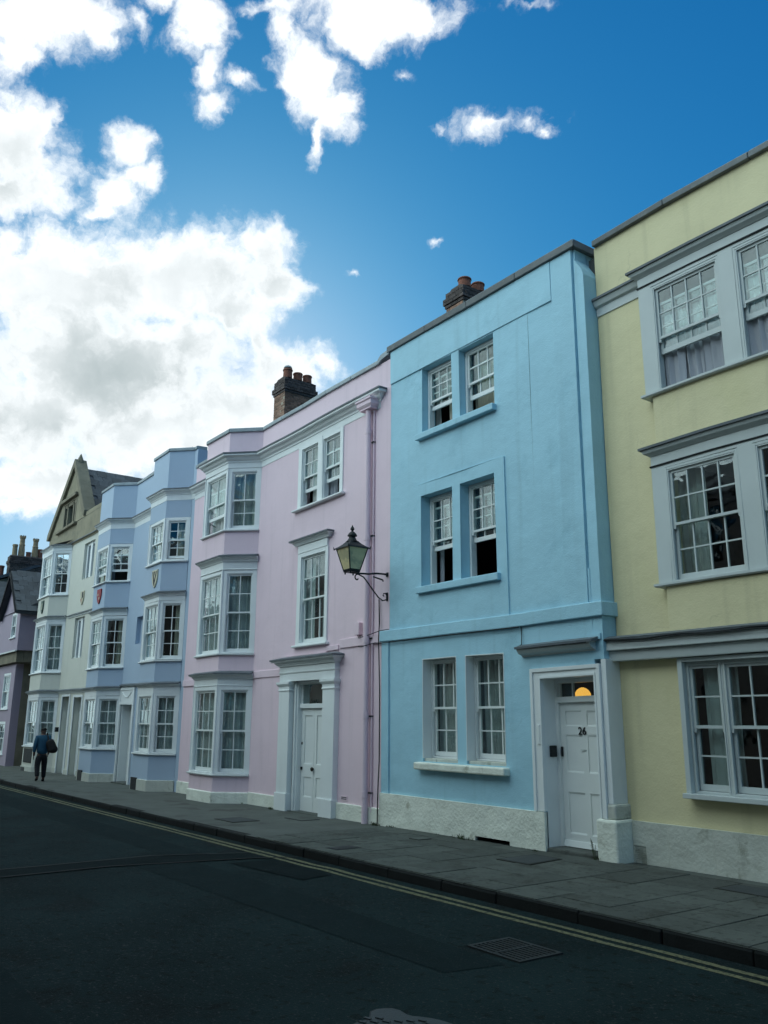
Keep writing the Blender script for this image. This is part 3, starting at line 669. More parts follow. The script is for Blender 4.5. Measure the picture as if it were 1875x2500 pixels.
part('door_lining', MB().box(-8.9139, -8.86, .26, .36, .14, 2.53).box(-7.96, -7.9071, .26, .36, .14, 2.53).box(-8.86, -7.96, .26, .36, 2.47, 2.53), 'white_paint', H)
part('transom', MB().box(-8.86, -7.96, .25, .36, 2.19, 2.275), 'sash_paint', H, bevel=.006)
fan = part('fanlight', MB().box(-8.86, -8.835, .30, .34, 2.275, 2.47).box(-7.985, -7.96, .30, .34, 2.275, 2.47).box(-8.61, -8.585, .30, .34, 2.275, 2.47), 'sash_paint', H)
instance('pane', PANE, fan, (-8.7225, .32, 2.3725), (0, 0, 0), (.23, 1, .2)); instance('pane', PANE, fan, (-8.285, .32, 2.3725), (0, 0, 0), (.60, 1, .2))
dr = panelled_door(H, -8.858, -7.962, .205, 2.188, .30, [(.10, .405, 1.64, 1.87), (.50, .80, 1.64, 1.87), (.10, .405, 1.0, 1.53), (.50, .80, 1.0, 1.53), (.10, .405, .17, .735), (.50, .80, .17, .735)])
part('weatherboard', MB().prism([(.26, .205), (.30, .215), (.30, .285), (.285, .285)], 'x', -8.855, -7.965), 'sash_paint', dr)
part('letter_plate', MB().box(-8.49, -8.39, .292, .30, 1.515, 1.53), 'grey_paint', dr)
fc = bpy.data.curves.new('house_number', 'FONT'); fc.body = '26'; fc.size = .150; fc.extrude = .004; fc.offset = .0015; fc.align_x = 'CENTER'; fc.materials.append(MATS['dark_metal'])
fo = bpy.data.objects.new('house_number', text_mesh(fc)); put(fo, dr); fo.location = (-8.445, .295, 1.735); fo.rotation_euler = (R(90), 0, 0); fo['label'] = 'dark metal house number 26'
fc = bpy.data.curves.new('faded_numeral', 'FONT'); fc.body = 'XXVI'; fc.size = .10; fc.extrude = .0008; fc.align_x = 'CENTER'; fc.materials.append(MATS['blue_paint'])
fo = bpy.data.objects.new('faded_numeral', text_mesh(fc)); put(fo, H); fo.location = (-8.44, -.002, 2.73); fo.rotation_euler = (R(90), 0, 0)
part('door_step', MB().box(-8.914, -7.966, -.02, .30, -.2, .195), 'pavement_concrete', H, bevel=.02)
part('door_step', MB().box(-9.0, -7.98, -.22, -.02, -.1, gz(-8.4)+.012), 'pavement_concrete', H, bevel=.01)
part('key_safe', MB().box(-8.913, -8.87, .10, .22, 1.42, 1.58), 'dark_metal', H, bevel=.01)
part('lock', MB().box(-8.845, -8.82, .27, .30, 1.42, 1.56), 'dark_metal', dr, bevel=.006)
part('cable_cover', MB().box(-9.0, -8.952, -.05, -.028, 1.60, 1.87), 'sash_paint', H, bevel=.004)
# lead-covered hood over the door
pth = [(-9.28, 0), (-7.86, 0)]
part('door_hood', MB().sweep(pth, [(-.03, 2.87), (.02, 2.87), (.03, 2.89), (.10, 2.915), (.14, 2.96), (.15, 3.0), (-.03, 3.0)]), 'grey_paint', H)
part('lead_flashing', MB().sweep([(-9.30, 0), (-7.80, 0)], LEADTOP(3.004, .15)), 'lead', H)
part('cable', MB().tube([(-9.29, -.02, 3.34), (-9.27, -.03, 3.2), (-9.28, -.03, 3.06), (-9.31, -.12, 3.02), (-9.2, -.16, 2.985), (-7.9, -.16, 2.975)], .007, 6), 'dark_metal', H)
chimney(H, -12.75, 2.0, .58, .85, 9.6, 11.35, 10.95, [(-12.93, 2.2, .15, .22, 'terracotta'), (-12.93, 2.6, .15, .22, 'terracotta')])
shell(H, BX0, BX1, 9.0, (3.3, 6.4), ridge=1.2)
lamp = tag(part('hall_lamp', MB().lathe([(.02, .235), (.055, .222), (.09, .195), (.118, .15), (.13, .09), (.13, .04), (.115, -.02), (.08, -.07), (.03, -.10)], 24, (-8.93, .9, 2.19)), 'lamp_glow', None, smooth=True), 'glowing orange globe lamp seen through the glass above door 26', 'lamp')
part('cord', MB().tube([(-8.93, .9, 2.42), (-8.93, .9, 3.15)], .004, 6), 'black_iron', lamp)

# ------------------------------------------------------------------ yellow house
H = thing('yellow_house', 'pale yellow house with flat grey-framed bay of four-pane-wide windows', 'house', (-3, .28, .12), 'pastel houses of the terrace')
YW = .28; YX0, YX1 = -7.72, 1.6
gfh = (-6.71, -4.27, 1.06, 2.712); bayh = [(-6.63, -4.28, 6.34, 8.1), (-6.63, -4.28, 3.68, 5.4)]
right = [(-1.6, -.6, 1.1, 2.6), (-2.6, -1.5, 3.7, 5.2), (-1.3, -.2, 3.7, 5.2), (-2.6, -1.5, 6.4, 7.9), (-1.3, -.2, 6.4, 7.9)]
part('wall', MB().facade(YX0, YX1, -.4, 9.14, [gfh]+bayh+right, YW, .3), 'yellow_paint', H, label='pale yellow rendered front wall')
coping(H, [(-7.71, YW), (YX1, YW)], 9.142, 9.25, .07, .35, 'coping_stone', 1.41)
BY = .12
for z0, z1 in ((5.5, 6.31), (3.0, 3.64)):
    part('bay_panel', MB().box(-6.745, -4.165, BY+.012, YW+.002, z0, z1), 'yellow_paint', H, bevel=.012)
for z0, z1, op, cur in ((6.345, 8.12, .52, 'curtain_grey'), (3.685, 5.44, 0, 'curtain_white')):
    part('bay_frame', MB().facade(-6.84, -4.07, z0, z1, [(-6.63, -5.56, z0+.01, z1-.20), (-5.35, -4.28, z0+.01, z1-.20)], BY, .13), 'grey_paint', H, bevel=.005)
    part('drip_mould', MB().sweep([(-6.84, YW), (-6.84, BY), (-4.07, BY), (-4.07, YW)], [(-.02, z1-.155), (.014, z1-.155), (.018, z1-.135), (-.02, z1-.13)]), 'dark_metal', H)
    pth = [(-6.84, YW), (-6.84, BY), (-4.07, BY), (-4.07, YW)]
    part('cornice', MB().sweep(pth, [(-.03, z1+.002), (.012, z1+.002), (.02, z1+.012), (.07, z1+.045), (.09, z1+.09), (-.03, z1+.09)]), 'grey_paint', H)
    part('lead_flashing', MB().sweep(pth, LEADTOP(z1+.115, .095)), 'lead', H)
    part('sill', MB().sweep(pth, [(-.05, z0-.05), (.035, z0-.05), (.05, z0-.035), (.05, z0-.006), (-.05, z0+.004)]), 'grey_paint', H)
    hh = z1-.21-z0
    if op:
        c1 = (('curtain_grey', .0, .34, .03, .75, .16), ('curtain_grey', .28, .64, .03, .7, .21), ('curtain_grey', .6, 1.0, .04, .75, .18)); c2 = (('curtain_grey', -.02, .30, .03, .75, .15), ('curtain_grey', .26, .62, .10, .75, .20))
    else:
        c1 = (('curtain_white', .0, .40, 0, 1, .3), ); c2 = ()
    window(H, (-6.63, BY, z0+.01), 0, 1.07, hh, (.035, .035, .035, .012), 4, (2, 2), .035, op, c1, fmat='grey_paint', smat='grey_paint', depth=.15)
    window(H, (-5.35, BY, z0+.01), 0, 1.07, hh, (.035, .035, .035, .012), 4, (2, 2), .035, op*.9+.05, c2, fmat='grey_paint', smat='grey_paint', depth=.15)
# eaves band either side of the bay
for a, b in ((YX0+.003, -6.845), (-4.065, YX1)):
    part('eaves_band', MB().sweep([(a, YW), (b, YW)], [(-.03, 7.95), (.02, 7.95), (.025, 8.08), (.07, 8.10), (.10, 8.17), (.11, 8.2), (-.03, 8.2)]), 'grey_paint', H)
    part('lead_flashing', MB().sweep([(a, YW), (b, YW)], LEADTOP(8.205, .11)), 'lead', H)
# shopfront-like fascia over the ground floor
pth = [(-7.86, YW), (-7.86, BY), (YX1, BY)]
part('fascia', MB().sweep(pth, [(-.17, 2.855), (.06, 2.855), (.065, 2.865), (.055, 2.985), (.04, 3.0), (-.17, 3.0)]), 'grey_paint', H, bevel=.006)
part('soffit', MB().sweep([(-7.80, YW), (-7.80, BY), (YX1, BY)], [(-.17, 2.716), (-.005, 2.716), (.0, 2.73), (.012, 2.85), (-.17, 2.85)]), 'grey_paint', H)
mb = MB().sweep([(-7.86, YW), (-7.86, BY), (YX1, BY)], [(-.17, 3.0025), (.09, 2.985), (.10, 3.02), (-.0, 3.055), (-.17, 3.062)])
part('lead_flashing', mb, 'lead', H)
mb = MB(); pts = [(-7.95+.3*k, .02-.004*(k % 3), 2.99+.012*math.sin(k*1.7)) for k in range(32)]
part('cable', mb.tube(pts, .010, 6), 'dark_metal', H)
part('cable', MB().tube([(p[0], p[1]-.012, p[2]-.025-.01*math.sin(i*.9)) for i, p in enumerate(pts[1:14])], .006, 6), 'dark_metal', H)
# doorside pilaster
part('pilaster', MB().box(-7.785, -7.70, -.012, .3, .86, 2.745), 'white_paint', H, bevel=.006)
# three-light ground-floor window
W3 = part('window', MB().box(-6.71, -6.64, BY+.06, .42, 1.06, 2.712).box(-4.34, -4.27, BY+.06, .42, 1.06, 2.712).box(-6.64, -4.34, BY+.06, .42, 2.66, 2.712).box(-6.73, -4.25, BY+.0, .42, 1.0, 1.06), 'grey_paint', H, bevel=.006)
for a, b, cl, cu in ((-6.64, -6.125, 1, (('net_curtain', .25, 1, 0, 1, .2),)), (-6.125, -4.855, 4, (('net_curtain', .0, .10, 0, 1, .2),)), (-4.855, -4.34, 1, (('net_curtain', 0, 1, 0, 1, .2),))):
    window(H, (a+.001, .26, 1.06), 0, b-a-.002, 1.60, (.022, .022, .03, .03), cl, (2, 2), .02, 0, cu, fmat='grey_paint', smat='grey_paint', depth=.16)
for a, b, z0, z1 in right:
    window(H, (a, YW+.1, z0), 0, b-a, z1-z0, (.05, .05, .05, .04), 4, (2, 2), .01, 0, NET, sill=(.06, .06, .14))
# plinth: three dressed blocks, with the air grille
px = [-7.62, -7.07, -6.43, -5.2, -3.9, -2.6, -1.3, YX1]
for i in range(len(px)-1):
    hs_ = [(-7.64, -7.42, .125, .352)] if i == 0 else []
    mb = MB().facade(px[i]+.0015, px[i+1]-.0015, -.3, .655, [(-7.60, -7.42, .125, .352)] if i == 0 else [], YW-.045, .06)
    part('plinth_block', mb, 'smooth_plinth_paint', H, bevel=.004)
gr_ = part('air_grille', MB().box(-7.60, -7.42, YW-.012, YW-.006, .125, .352), 'black_iron', H)  # black backing sheet stands in for the shade behind the bars
mb = MB()
for k in range(9): xx = -7.60+.18*k/8; mb.box(xx-.0035, xx+.0035, YW-.04, YW-.018, .125, .352)
for k in range(10): zz = .125+.227*k/9; mb.box(-7.60, -7.42, YW-.038, YW-.02, zz-.0035, zz+.0035)
part('grille_bars', mb, 'smooth_plinth_paint', gr_)
shell(H, YX0, YX1, 9.0, (3.2, 6.0), y0=.62, ridge=1.2)

# ------------------------------------------------------------------ bays shared by the pink, lavender and cream houses
def bay_path(X0, X1, X2, X3, d): return [(X0, 0), (X1, -d), (X2, -d), (X3, 0)]
def bay_windows(H, P, z0, z1, colsf, colss, rows, fr=(.11, .11, .09, .03), opf=0., opr=0., cf=NET, cr=NET, fmat='white_paint', sill_o=.05):
    for k in range(3):
        (xa, ya), (xb, yb) = P[k], P[k+1]; ln = math.hypot(xb-xa, yb-ya); th = math.atan2(yb-ya, xb-xa)
        window(H, (xa, ya, z0), th, ln, z1-z0, fr, colsf if k == 1 else colss, rows, .045, opf if k == 1 else (opr if k == 2 else 0), cf if k == 1 else (cr if k == 2 else ()), fmat=fmat, depth=.11)
    for q in (1, 2): part('corner_post', MB().tube([(P[q][0], P[q][1]+.004, z0), (P[q][0], P[q][1]+.004, z1)], .022, 8), fmat, H)
    part('sill', MB().sweep(P, [(-.10, z0-.055), (sill_o, z0-.055), (sill_o+.015, z0-.04), (sill_o+.015, z0-.01), (-.10, z0-.001)]), fmat, H, bevel=.004)

# ------------------------------------------------------------------ pink house
H = thing('pink_house', 'pale pink rendered house with three-storey bay and white pilastered doorcase', 'house', (-17.4, 0, .08), 'pastel houses of the terrace')
PX0, PX1 = -22.25, BX0
PB = bay_path(-20.74, -20.08, -18.76, -18.15, .62)
FULL = [(PX0, 0)]+PB+[(PX1, 0)]
win1 = (-16.17, -14.9, 3.49, 5.52); win2 = (-16.27, -14.39, 6.57, 8.10); door = (-16.2, -14.86, -.4, 2.74)
part('wall', MB().facade(-18.149, PX1-.002, -.4, 9.0, [win1, win2, door], 0, .3), 'pink_paint', H, label='pale pink rendered front wall')
part('wall', MB().facade(PX0+.002, -20.741, -.4, 9.0, [], 0, .3), 'pink_paint', H)
for z0, z1 in ((.30, .66), (2.95, 3.405), (5.75, 6.42), (8.3, 9.0)):
    part('bay_panel', MB().sweep(PB, [(-.12, z0), (0, z0), (0, z1), (-.12, z1)]), 'pink_paint', H)
part('plinth', MB().sweep(PB, [(-.12, -.3), (.035, -.3), (.035, .30), (.02, .315), (-.12, .315)]), 'plinth_paint', H, bevel=.01)
part('plinth', MB().box(-18.12, -16.66, -.035, .02, -.3, .33), 'plinth_paint', H, bevel=.012)
part('plinth', MB().box(-14.41, -12.955, -.04, .02, -.3, .385), 'plinth_paint', H, bevel=.012)
part('plinth', MB().box(PX0+.01, -20.76, -.035, .02, -.3, .34), 'plinth_paint', H, bevel=.012)
NETP = (('net_curtain', 0, 1, 0, 1, .2),); SPL = (('curtain_white', .55, 1, 0, 1, .2), ('net_curtain', 0, .5, 0, 1, .24))
bay_windows(H, PB, .715, 2.69, 3, 2, (2, 2), cf=NETP, cr=NETP)
bay_windows(H, PB, 3.46, 5.46, 3, 2, (2, 2), cf=NETP, cr=NETP)
bay_windows(H, PB, 6.475, 8.04, 2, 2, (1, 2), opf=.36, cf=(('curtain_white', .2, 1, 0, 1, .2),), cr=(('curtain_white', 0, 1, 0, 1, .2),))
for z0, z1, zc in ((2.69, 2.86, 2.98), (5.46, 5.66, 5.79)):
    part('frieze', MB().sweep(PB, [(-.1, z0+.001), (.012, z0+.001), (.02, z0+.012), (.006, z0+.03), (.006, z1), (-.1, z1)]), 'white_paint', H)
    cornice(H, [(-20.76, .0)]+PB[1:3]+[(-18.12, 0)], z1+.002, zc, .13)
part('frieze', MB().sweep(FULL[:-1]+[(-13.05, 0)], [(-.05, 8.045), (.008, 8.045), (.012, 8.06), (.012, 8.19), (-.05, 8.19)]), 'white_paint', H)
cornice(H, [(PX0+.03, 0)]+PB+[(-13.05, 0), (-13.05, .04)], 8.19, 8.40, .19)
coping(H, [(PX0, 0)]+PB+[(-13.10, 0)], 9.0, 9.105, .05, .3, 'lead_light', 1.0)
part('coping_stone', MB().prism([(-13.10, 9.0), (-12.98, 9.06), (-12.72, 9.10), (-12.72, 9.20), (-13.0, 9.17), (-13.10, 9.105)], 'y', -.055, .3), 'lead_light', H)
# paired second-floor window and single first-floor window, each in a flat frame
part('window_frame', MB().box(-15.40, -15.22, -.035, .11, 6.6, 8.06), 'white_paint', H, bevel=.004)
window(H, (-16.27, 0, 6.57), 0, .869, 1.475, (.15, .02, .09, .03), 2, (2, 2), .03, .33, (('curtain_white', .35, .95, 0, 1, .2),), proud=.03, depth=.14)
window(H, (-15.219, 0, 6.57), 0, .829, 1.475, (.02, .12, .09, .03), 2, (2, 2), .03, .36, (('curtain_grey', .0, .35, 0, 1, .2),), proud=.03, depth=.14)
part('sill', MB().prism([(-.10, 6.56), (.1, 6.569), (.1, 6.52), (-.085, 6.515), (-.10, 6.53)], 'x', -16.42, -14.31), 'white_paint', H, bevel=.004)
window(H, (-16.17, 0, 3.49), 0, 1.27, 2.03, (.15, .11, .10, .05), 3, (2, 2), .03, 0, (('net_curtain', 0, .3, 0, 1, .2), ('net_curtain', .45, 1, 0, 1, .3)), sill=(.07, .05, .06), proud=.03, depth=.14)
part('frieze', MB().box(-16.15, -14.92, -.045, .003, 5.521, 5.70), 'white_paint', H, bevel=.005)
cornice(H, [(-16.22, 0), (-16.22, -.045), (-14.85, -.045), (-14.85, 0)], 5.702, 5.81, .11)
for (a, b, z0, z1) in ((PX0+.02, -20.77, 2.79, 2.955), (-18.09, -16.64, 2.87, 3.03), (-14.41, -12.975, 3.32, 3.495), (-16.62, -14.9, 3.235, 3.30), (-14.9, -14.45, 3.30, 3.40)):
    part('string_course', MB().box(a, b, -.03, .004, z0, z1), 'pink_paint', H, bevel=.008)
# doorcase
for a, b in ((-16.65, -16.2), (-14.86, -14.42)):
    mb = MB(); zb = gz((a+b)/2)-.1
    mb.box(a-.02, b+.02, -.15, .02, zb, .43); mb.box(a, b, -.12, .02, .43, 2.53)
    part('pilaster', mb, 'white_paint', H, bevel=.006)
    pth = [(a, .02), (a, -.12), (b, -.12), (b, .02)]
    part('capital', MB().sweep(pth, [(-.03, 2.53), (.012, 2.53), (.016, 2.55), (.006, 2.57), (.006, 2.62), (.03, 2.65), (.05, 2.68), (.05, 2.725), (-.03, 2.73)]), 'white_paint', H)
pth = [(-16.65, .02), (-16.65, -.12), (-14.42, -.12), (-14.42, .02)]
part('entablature', MB().sweep(pth, [(-.12, 2.732), (-.005, 2.732), (-.005, 2.90), (.012, 2.905), (.016, 2.93), (.0, 2.935), (.0, 3.05), (-.12, 3.05)]), 'white_paint', H)
cornice(H, pth, 3.052, 3.19, .15)
part('door_lining', MB().box(-16.2, -16.05, .02, .3, -.2, 2.73).box(-15.01, -14.86, .02, .3, -.2, 2.73).box(-16.05, -15.01, .02, .3, 2.665, 2.73).box(-16.15, -16.09, -.02, .02, -.2, 2.70), 'white_paint', H)
part('transom', MB().box(-16.05, -15.01, .07, .2, 2.165, 2.26), 'white_paint', H, bevel=.006)
fan = part('fanlight', MB().box(-16.05, -16.02, .12, .16, 2.26, 2.665).box(-15.04, -15.01, .12, .16, 2.26, 2.665), 'white_paint', H)
instance('pane', PANE, fan, (-15.53, .14, 2.4625), (0, 0, 0), (.98, 1, .4))
part('fanlight_backing', MB().box(-16.04, -15.02, .34, .36, 2.2, 2.7), 'interior', H)  # dark board closing the opening behind the fanlight pane
dr = panelled_door(H, -16.047, -15.013, gz(-15.5)+.015, 2.163, .13, [(.12, .42, .93, 1.92), (.61, .91, .93, 1.92), (.12, .42, .28, .68), (.61, .91, .28, .68)])
part('door_knob', MB().lathe([(.012, 0), (.03, .02), (.045, .04), (.035, .06), (.01, .068)], 14, (0, 0, 0)), 'brass', dr).matrix_basis = Matrix.Translation((-15.53, .13, .94)) @ Matrix.Rotation(R(90), 4, 'X')
part('lock', MB().box(-16.02, -15.98, .10, .13, .91, .97).box(-16.02, -15.99, .11, .13, 1.42, 1.47), 'dark_metal', dr)
part('middle_mould', MB().box(-15.535, -15.525, .122, .13, .12, 2.15), 'sash_paint', dr)
part('door_step', MB().box(-16.19, -14.87, -.1, .2, -.3, gz(-15.5)+.012), 'pavement_concrete', H)
# downpipe, hopper, air brick, meter box
pipe = part('downpipe', MB().tube([(-13.35, -.09, .02), (-13.35, -.09, 8.1)], .058, 14), 'pink_paint', H, smooth=True)
for z in (.55, 1.95, 3.35, 5.35, 7.55): part('collar', MB().tube([(-13.35, -.09, z), (-13.35, -.09, z+.10)], .068, 14), 'pink_paint', pipe)
for z in (.62, 1.98, 3.42, 5.42, 7.35): part('bracket', MB().box(-13.29, -13.22, -.06, .0, z, z+.03), 'dark_metal', pipe)
hp = part('rain_hopper', MB().sweep([(-13.60, .0), (-13.60, -.22), (-13.10, -.22), (-13.10, 0)], [(-.10, 8.08), (-.03, 8.10), (.0, 8.14), (.0, 8.22), (.025, 8.235), (.025, 8.27), (-.10, 8.27)]), 'pink_paint', H)
part('hopper_box', MB().box(-13.55, -13.15, -.18, 0, 8.06, 8.25), 'pink_paint', H)
part('pipe', MB().tube([(-13.235, -.03, .3), (-13.235, -.03, 8.05)], .016, 8), 'pink_paint', H)
ab = part('air_brick', MB().box(-14.27, -14.05, -.012, .01, .435, .52), 'pink_paint', H)
part('slot_shade', MB().box(-14.25, -14.07, -.014, -.0125, .455, .47).box(-14.25, -14.07, -.014, -.0125, .485, .50), 'dark_metal', ab)  # dark strips on the brick face, coloured as the shade in its slots
part('meter_box', MB().box(-13.78, -13.62, -.09, .0, 3.52, 3.76), 'pink_paint', H, bevel=.008)
part('cable', MB().tube([(-13.02, -.025, 4.15), (-12.985, -.035, 3.7), (-12.975, -.06, 3.4), (-12.97, -.035, 2.4), (-12.965, -.045, 1.2), (-12.968, -.07, .62), (-12.97, -.075, .05)], .012, 6), 'dark_metal', H)
part('cable', MB().tube([(-13.75, -.05, 3.55), (-13.5, -.16, 3.44), (-13.2, -.07, 3.50), (-12.97, -.05, 3.545), (-12.7, -.02, 3.56)], .008, 6), 'dark_metal', H)
part('cable', MB().tube([(-13.7, -.04, 3.30), (-13.4, -.16, 3.27), (-13.1, -.05, 3.33), (-12.9, -.06, 3.31), (-12.0, -.06, 3.325), (-9.3, -.06, 3.33)], .009, 6), 'dark_metal', H)
chimney(H, -20.78, 2.0, .66, 1.05, 9.6, 12.1, 11.42, [(-20.96, 2.18, .14, .29, 'terracotta'), (-20.96, 2.53, .14, .24, 'terracotta'), (-20.96, 2.86, .14, .24, 'terracotta')])
part('cowl', MB().lathe([(.06, 0), (.06, .10), (.13, .13), (.10, .18), (.02, .22)], 14, (-20.96, 2.18, 12.12)), 'lead_light', H)
shell(H, PX0, PX1, 8.9, (3.0, 6.0), y0=.31, ridge=1.2)

# ------------------------------------------------------------------ lavender house
H = thing('lavender_house', 'lavender blue house with two bays and white door between them', 'house', (-26, 0, .03), 'pastel houses of the terrace')
LX0, LX1 = -29.76, PX0-.004
RB = bay_path(-24.75, -24.2, -23.02, -22.47, .55); LB = bay_path(-29.70, -29.05, -27.80, -27.2, .60)
ldoor = (-27.12, -26.02, -.4, 2.36); niche = (-26.30, -25.65, 4.22, 5.07)
part('wall', MB().facade(-27.199, -24.751, -.4, 9.62, [ldoor, niche], 0, .3), 'lavender_paint', H, label='lavender rendered wall between the bays')
part('niche_back', MB().box(-26.4, -25.5, .14, .2, 4.1, 5.2), 'lavender_paint', H)
part('wall', MB().box(-22.469, LX1, 0, .3, -.4, 9.62), 'lavender_paint', H)
part('wall', MB().box(LX0, -29.701, 0, .3, -.4, 9.62), 'lavender_paint', H)
for P, pl in ((RB, .33), (LB, .27)):
    part('plinth', MB().sweep(P, [(-.12, -.5), (.035, -.5), (.035, pl), (-.12, pl+.012)]), 'smooth_plinth_paint', H, bevel=.01)
    for z0, z1 in ((pl, .97), (2.88, 3.49), (5.36, 6.29), (7.60, 8.12), (8.3, 9.62)):
        part('bay_panel', MB().sweep(P, [(-.12, z0+.001), (0, z0+.001), (0, z1), (-.12, z1)]), 'lavender_paint', H)
    LO = P is LB
    bay_windows(H, P, 1.03, 2.64, 3, 2, (2, 2), cf=(('curtain_white', .0, .3, 0, 1, .2), ('net_curtain', .45, 1, 0, 1, .25)), cr=(('net_curtain', 0, 1, 0, 1, .2),))
    bay_windows(H, P, 3.545, 5.20, 3, 2, (2, 2), cf=(('curtain_white', .1, .8, 0, 1, .22),), cr=(('curtain_beige', .55, 1, 0, 1, .2),))
    bay_windows(H, P, 6.345, 7.60, 3, 2, (2, 2) if not LO else (2, 1), opf=.0 if not LO else .25, opr=.03 if not LO else .3, cf=(('curtain_beige', .2, .9, 0, 1, .22),), cr=(('curtain_beige', .4, 1, 0, .9, .2),) if not LO else ())
    for z0, z1, zc in ((2.64, 2.80, 2.89), (5.20, 5.32, 5.42)):
        part('frieze', MB().sweep(P, [(-.1, z0+.001), (.008, z0+.001), (.008, z1), (-.1, z1)]), 'white_paint', H)
        cornice(H, P, z1+.002, zc, .10)
LF = [(LX0, 0)]+LB+RB+[(LX1-.02, 0)]
part('frieze', MB().sweep(LF, [(-.05, 8.12), (.008, 8.12), (.012, 8.28), (-.05, 8.28)]), 'white_paint', H)
cornice(H, LF, 8.282, 8.44, .14)
coping(H, LF, 9.622, 9.72, .04, .3, 'lead_light', 1.3)
part('door_surround', MB().box(-27.2, -27.12, -.05, .02, -.2, 2.88).box(-26.02, -25.90, -.05, .02, -.2, 2.88).box(-27.12, -26.02, -.05, .02, 2.36, 2.44).box(-27.12, -26.02, -.03, .02, 2.44, 2.80).box(-27.12, -26.02, -.05, .02, 2.80, 2.88), 'white_paint', H, bevel=.005)
part('swag', MB().tube([(-26.98+.82*k/10, -.035, 2.74-.16*math.sin(math.pi*k/10)) for k in range(11)], .012, 6), 'white_paint', H)
part('door_lining', MB().box(-27.12, -27.06, .02, .32, -.2, 2.36).box(-26.08, -26.02, .02, .32, -.2, 2.36), 'white_paint', H)
dr = panelled_door(H, -27.058, -26.082, .06, 2.35, .28, [(.12, .42, 1.75, 2.1), (.56, .86, 1.75, 2.1), (.12, .42, .85, 1.6), (.56, .86, .85, 1.6), (.12, .42, .2, .7), (.56, .86, .2, .7)])
part('door_step', MB().box(-27.11, -26.03, -.15, .3, -.4, .05), 'pavement_concrete', H)
cornice(H, [(-27.17, 0), (-24.79, 0)], 2.90, 2.95, .08)
for x in (-24.15, -28.95):
    y = -.585 if x > -26 else -.635
    part('cellar_dark_plate', MB().box(x, x+.42, y-.012, y+.02, gz(x)-.15, gz(x)+.33), 'black_iron', H)  # black colour stands for the shade inside an open cellar hole
shell(H, LX0, LX1, 9.4, (3.2, 6.1), y0=.31, ridge=1.4)

# ------------------------------------------------------------------ cream house with the stone gable
H = thing('cream_house', 'cream rendered house with canted bay below a weathered stone gable', 'house', (-34, 0, 0), 'pastel houses of the terrace')
WX0, WX1 = -37.6, LX0-.004
WB = bay_path(-37.1, -36.52, -34.95, -34.36, .58)
slit = [(-32.70, -31.46, 7.1, 8.5), (-33.08, -31.85, 4.13, 5.65)]; wd1 = (-33.75, -32.80, -.4, 2.74); wd2 = (-32.2, -31.27, -.4, 2.70)
part('wall', MB().facade(-34.361, WX1, -.4, 8.70, slit+[wd1, wd2], 0, .3), 'cream_paint', H, label='cream rendered wall')
part('wall', MB().box(WX0, -37.101, 0, .3, -.4, 8.7), 'cream_paint', H)
part('plinth', MB().sweep(WB, [(-.12, -.6), (.035, -.6), (.035, .14), (-.12, .15)]), 'smooth_plinth_paint', H)
part('plinth', MB().box(-34.3, -33.8, -.035, .02, -.5, .14).box(-32.75, -32.25, -.035, .02, -.5, .14).box(-31.22, -29.8, -.035, .02, -.5, .16), 'smooth_plinth_paint', H)
for z0, z1 in ((.14, .86), (2.98, 3.64), (5.72, 6.68)):
    part('bay_panel', MB().sweep(WB, [(-.12, z0+.001), (0, z0+.001), (0, z1), (-.12, z1)]), 'cream_paint', H)
bay_windows(H, WB, .91, 2.72, 3, 2, (2, 2))
bay_windows(H, WB, 3.69, 5.64, 4, 2, (2, 2))
bay_windows(H, WB, 6.73, 8.50, 3, 2, (2, 2), cf=(('curtain_white', 0, 1, 0, 1, .2),), cr=())
for z0, z1, zc in ((2.72, 2.86, 2.96), (5.64, 5.74, 5.84), (8.50, 8.62, 8.72)):
    part('frieze', MB().sweep(WB, [(-.1, z0+.001), (.008, z0+.001), (.008, z1), (-.1, z1)]), 'white_paint', H)
    cornice(H, WB, z1+.002, zc, .11)
part('bay_roof', MB().poly([(WB[0][0], 0, 8.95), (WB[1][0], -.58, 8.79), (WB[2][0], -.58, 8.79), (WB[3][0], 0, 8.95)]), 'lead', H)
cornice(H, [(-34.30, 0), (WX1, 0)], 2.86, 2.96, .10); cornice(H, [(-34.0, 0), (-30.2, 0)], 5.72, 5.80, .06)
cornice(H, [(-34.30, 0), (WX1, 0)], 8.70, 8.78, .08, mname='limestone')
for a, b, c, d in slit:
    mb = MB(); m_ = (a+b)/2
    mb.box(a, a+.16, .10, .18, c, d); mb.box(b-.16, b, .10, .18, c, d); mb.box(m_-.12, m_+.12, .08, .18, c, d); mb.box(a+.16, b-.16, .10, .18, d-.1, d)
    wf = part('window', mb, 'white_paint', H)
    for q in (-1, 1): instance('pane', PANE, wf, (m_+q*.29, .14, (c+d-.1)/2), (0, 0, 0), (.36, 1, d-c-.1))
for a, b, c, d in (wd1, wd2):
    part('door_surround', MB().box(a-.1, a, -.03, .02, -.2, d+.08).box(b, b+.1, -.03, .02, -.2, d+.08).box(a, b, -.03, .02, d, d+.08), 'white_paint', H)
    panelled_door(H, a+.01, b-.01, -.05, 2.1, .2, [(.1, .4, 1.1, 1.9), (.5, .8, 1.1, 1.9), (.1, .4, .2, .85), (.5, .8, .2, .85)])
    fan = part('fanlight', MB().box(a+.01, b-.01, .2, .25, 2.1, 2.2).box(a+.01, a+.06, .2, .25, 2.2, d).box(b-.06, b-.01, .2, .25, 2.2, d), 'white_paint', H)
    instance('pane', PANE, fan, ((a+b)/2, .225, (2.2+d)/2), (0, 0, 0), (b-a-.1, 1, d-2.2))
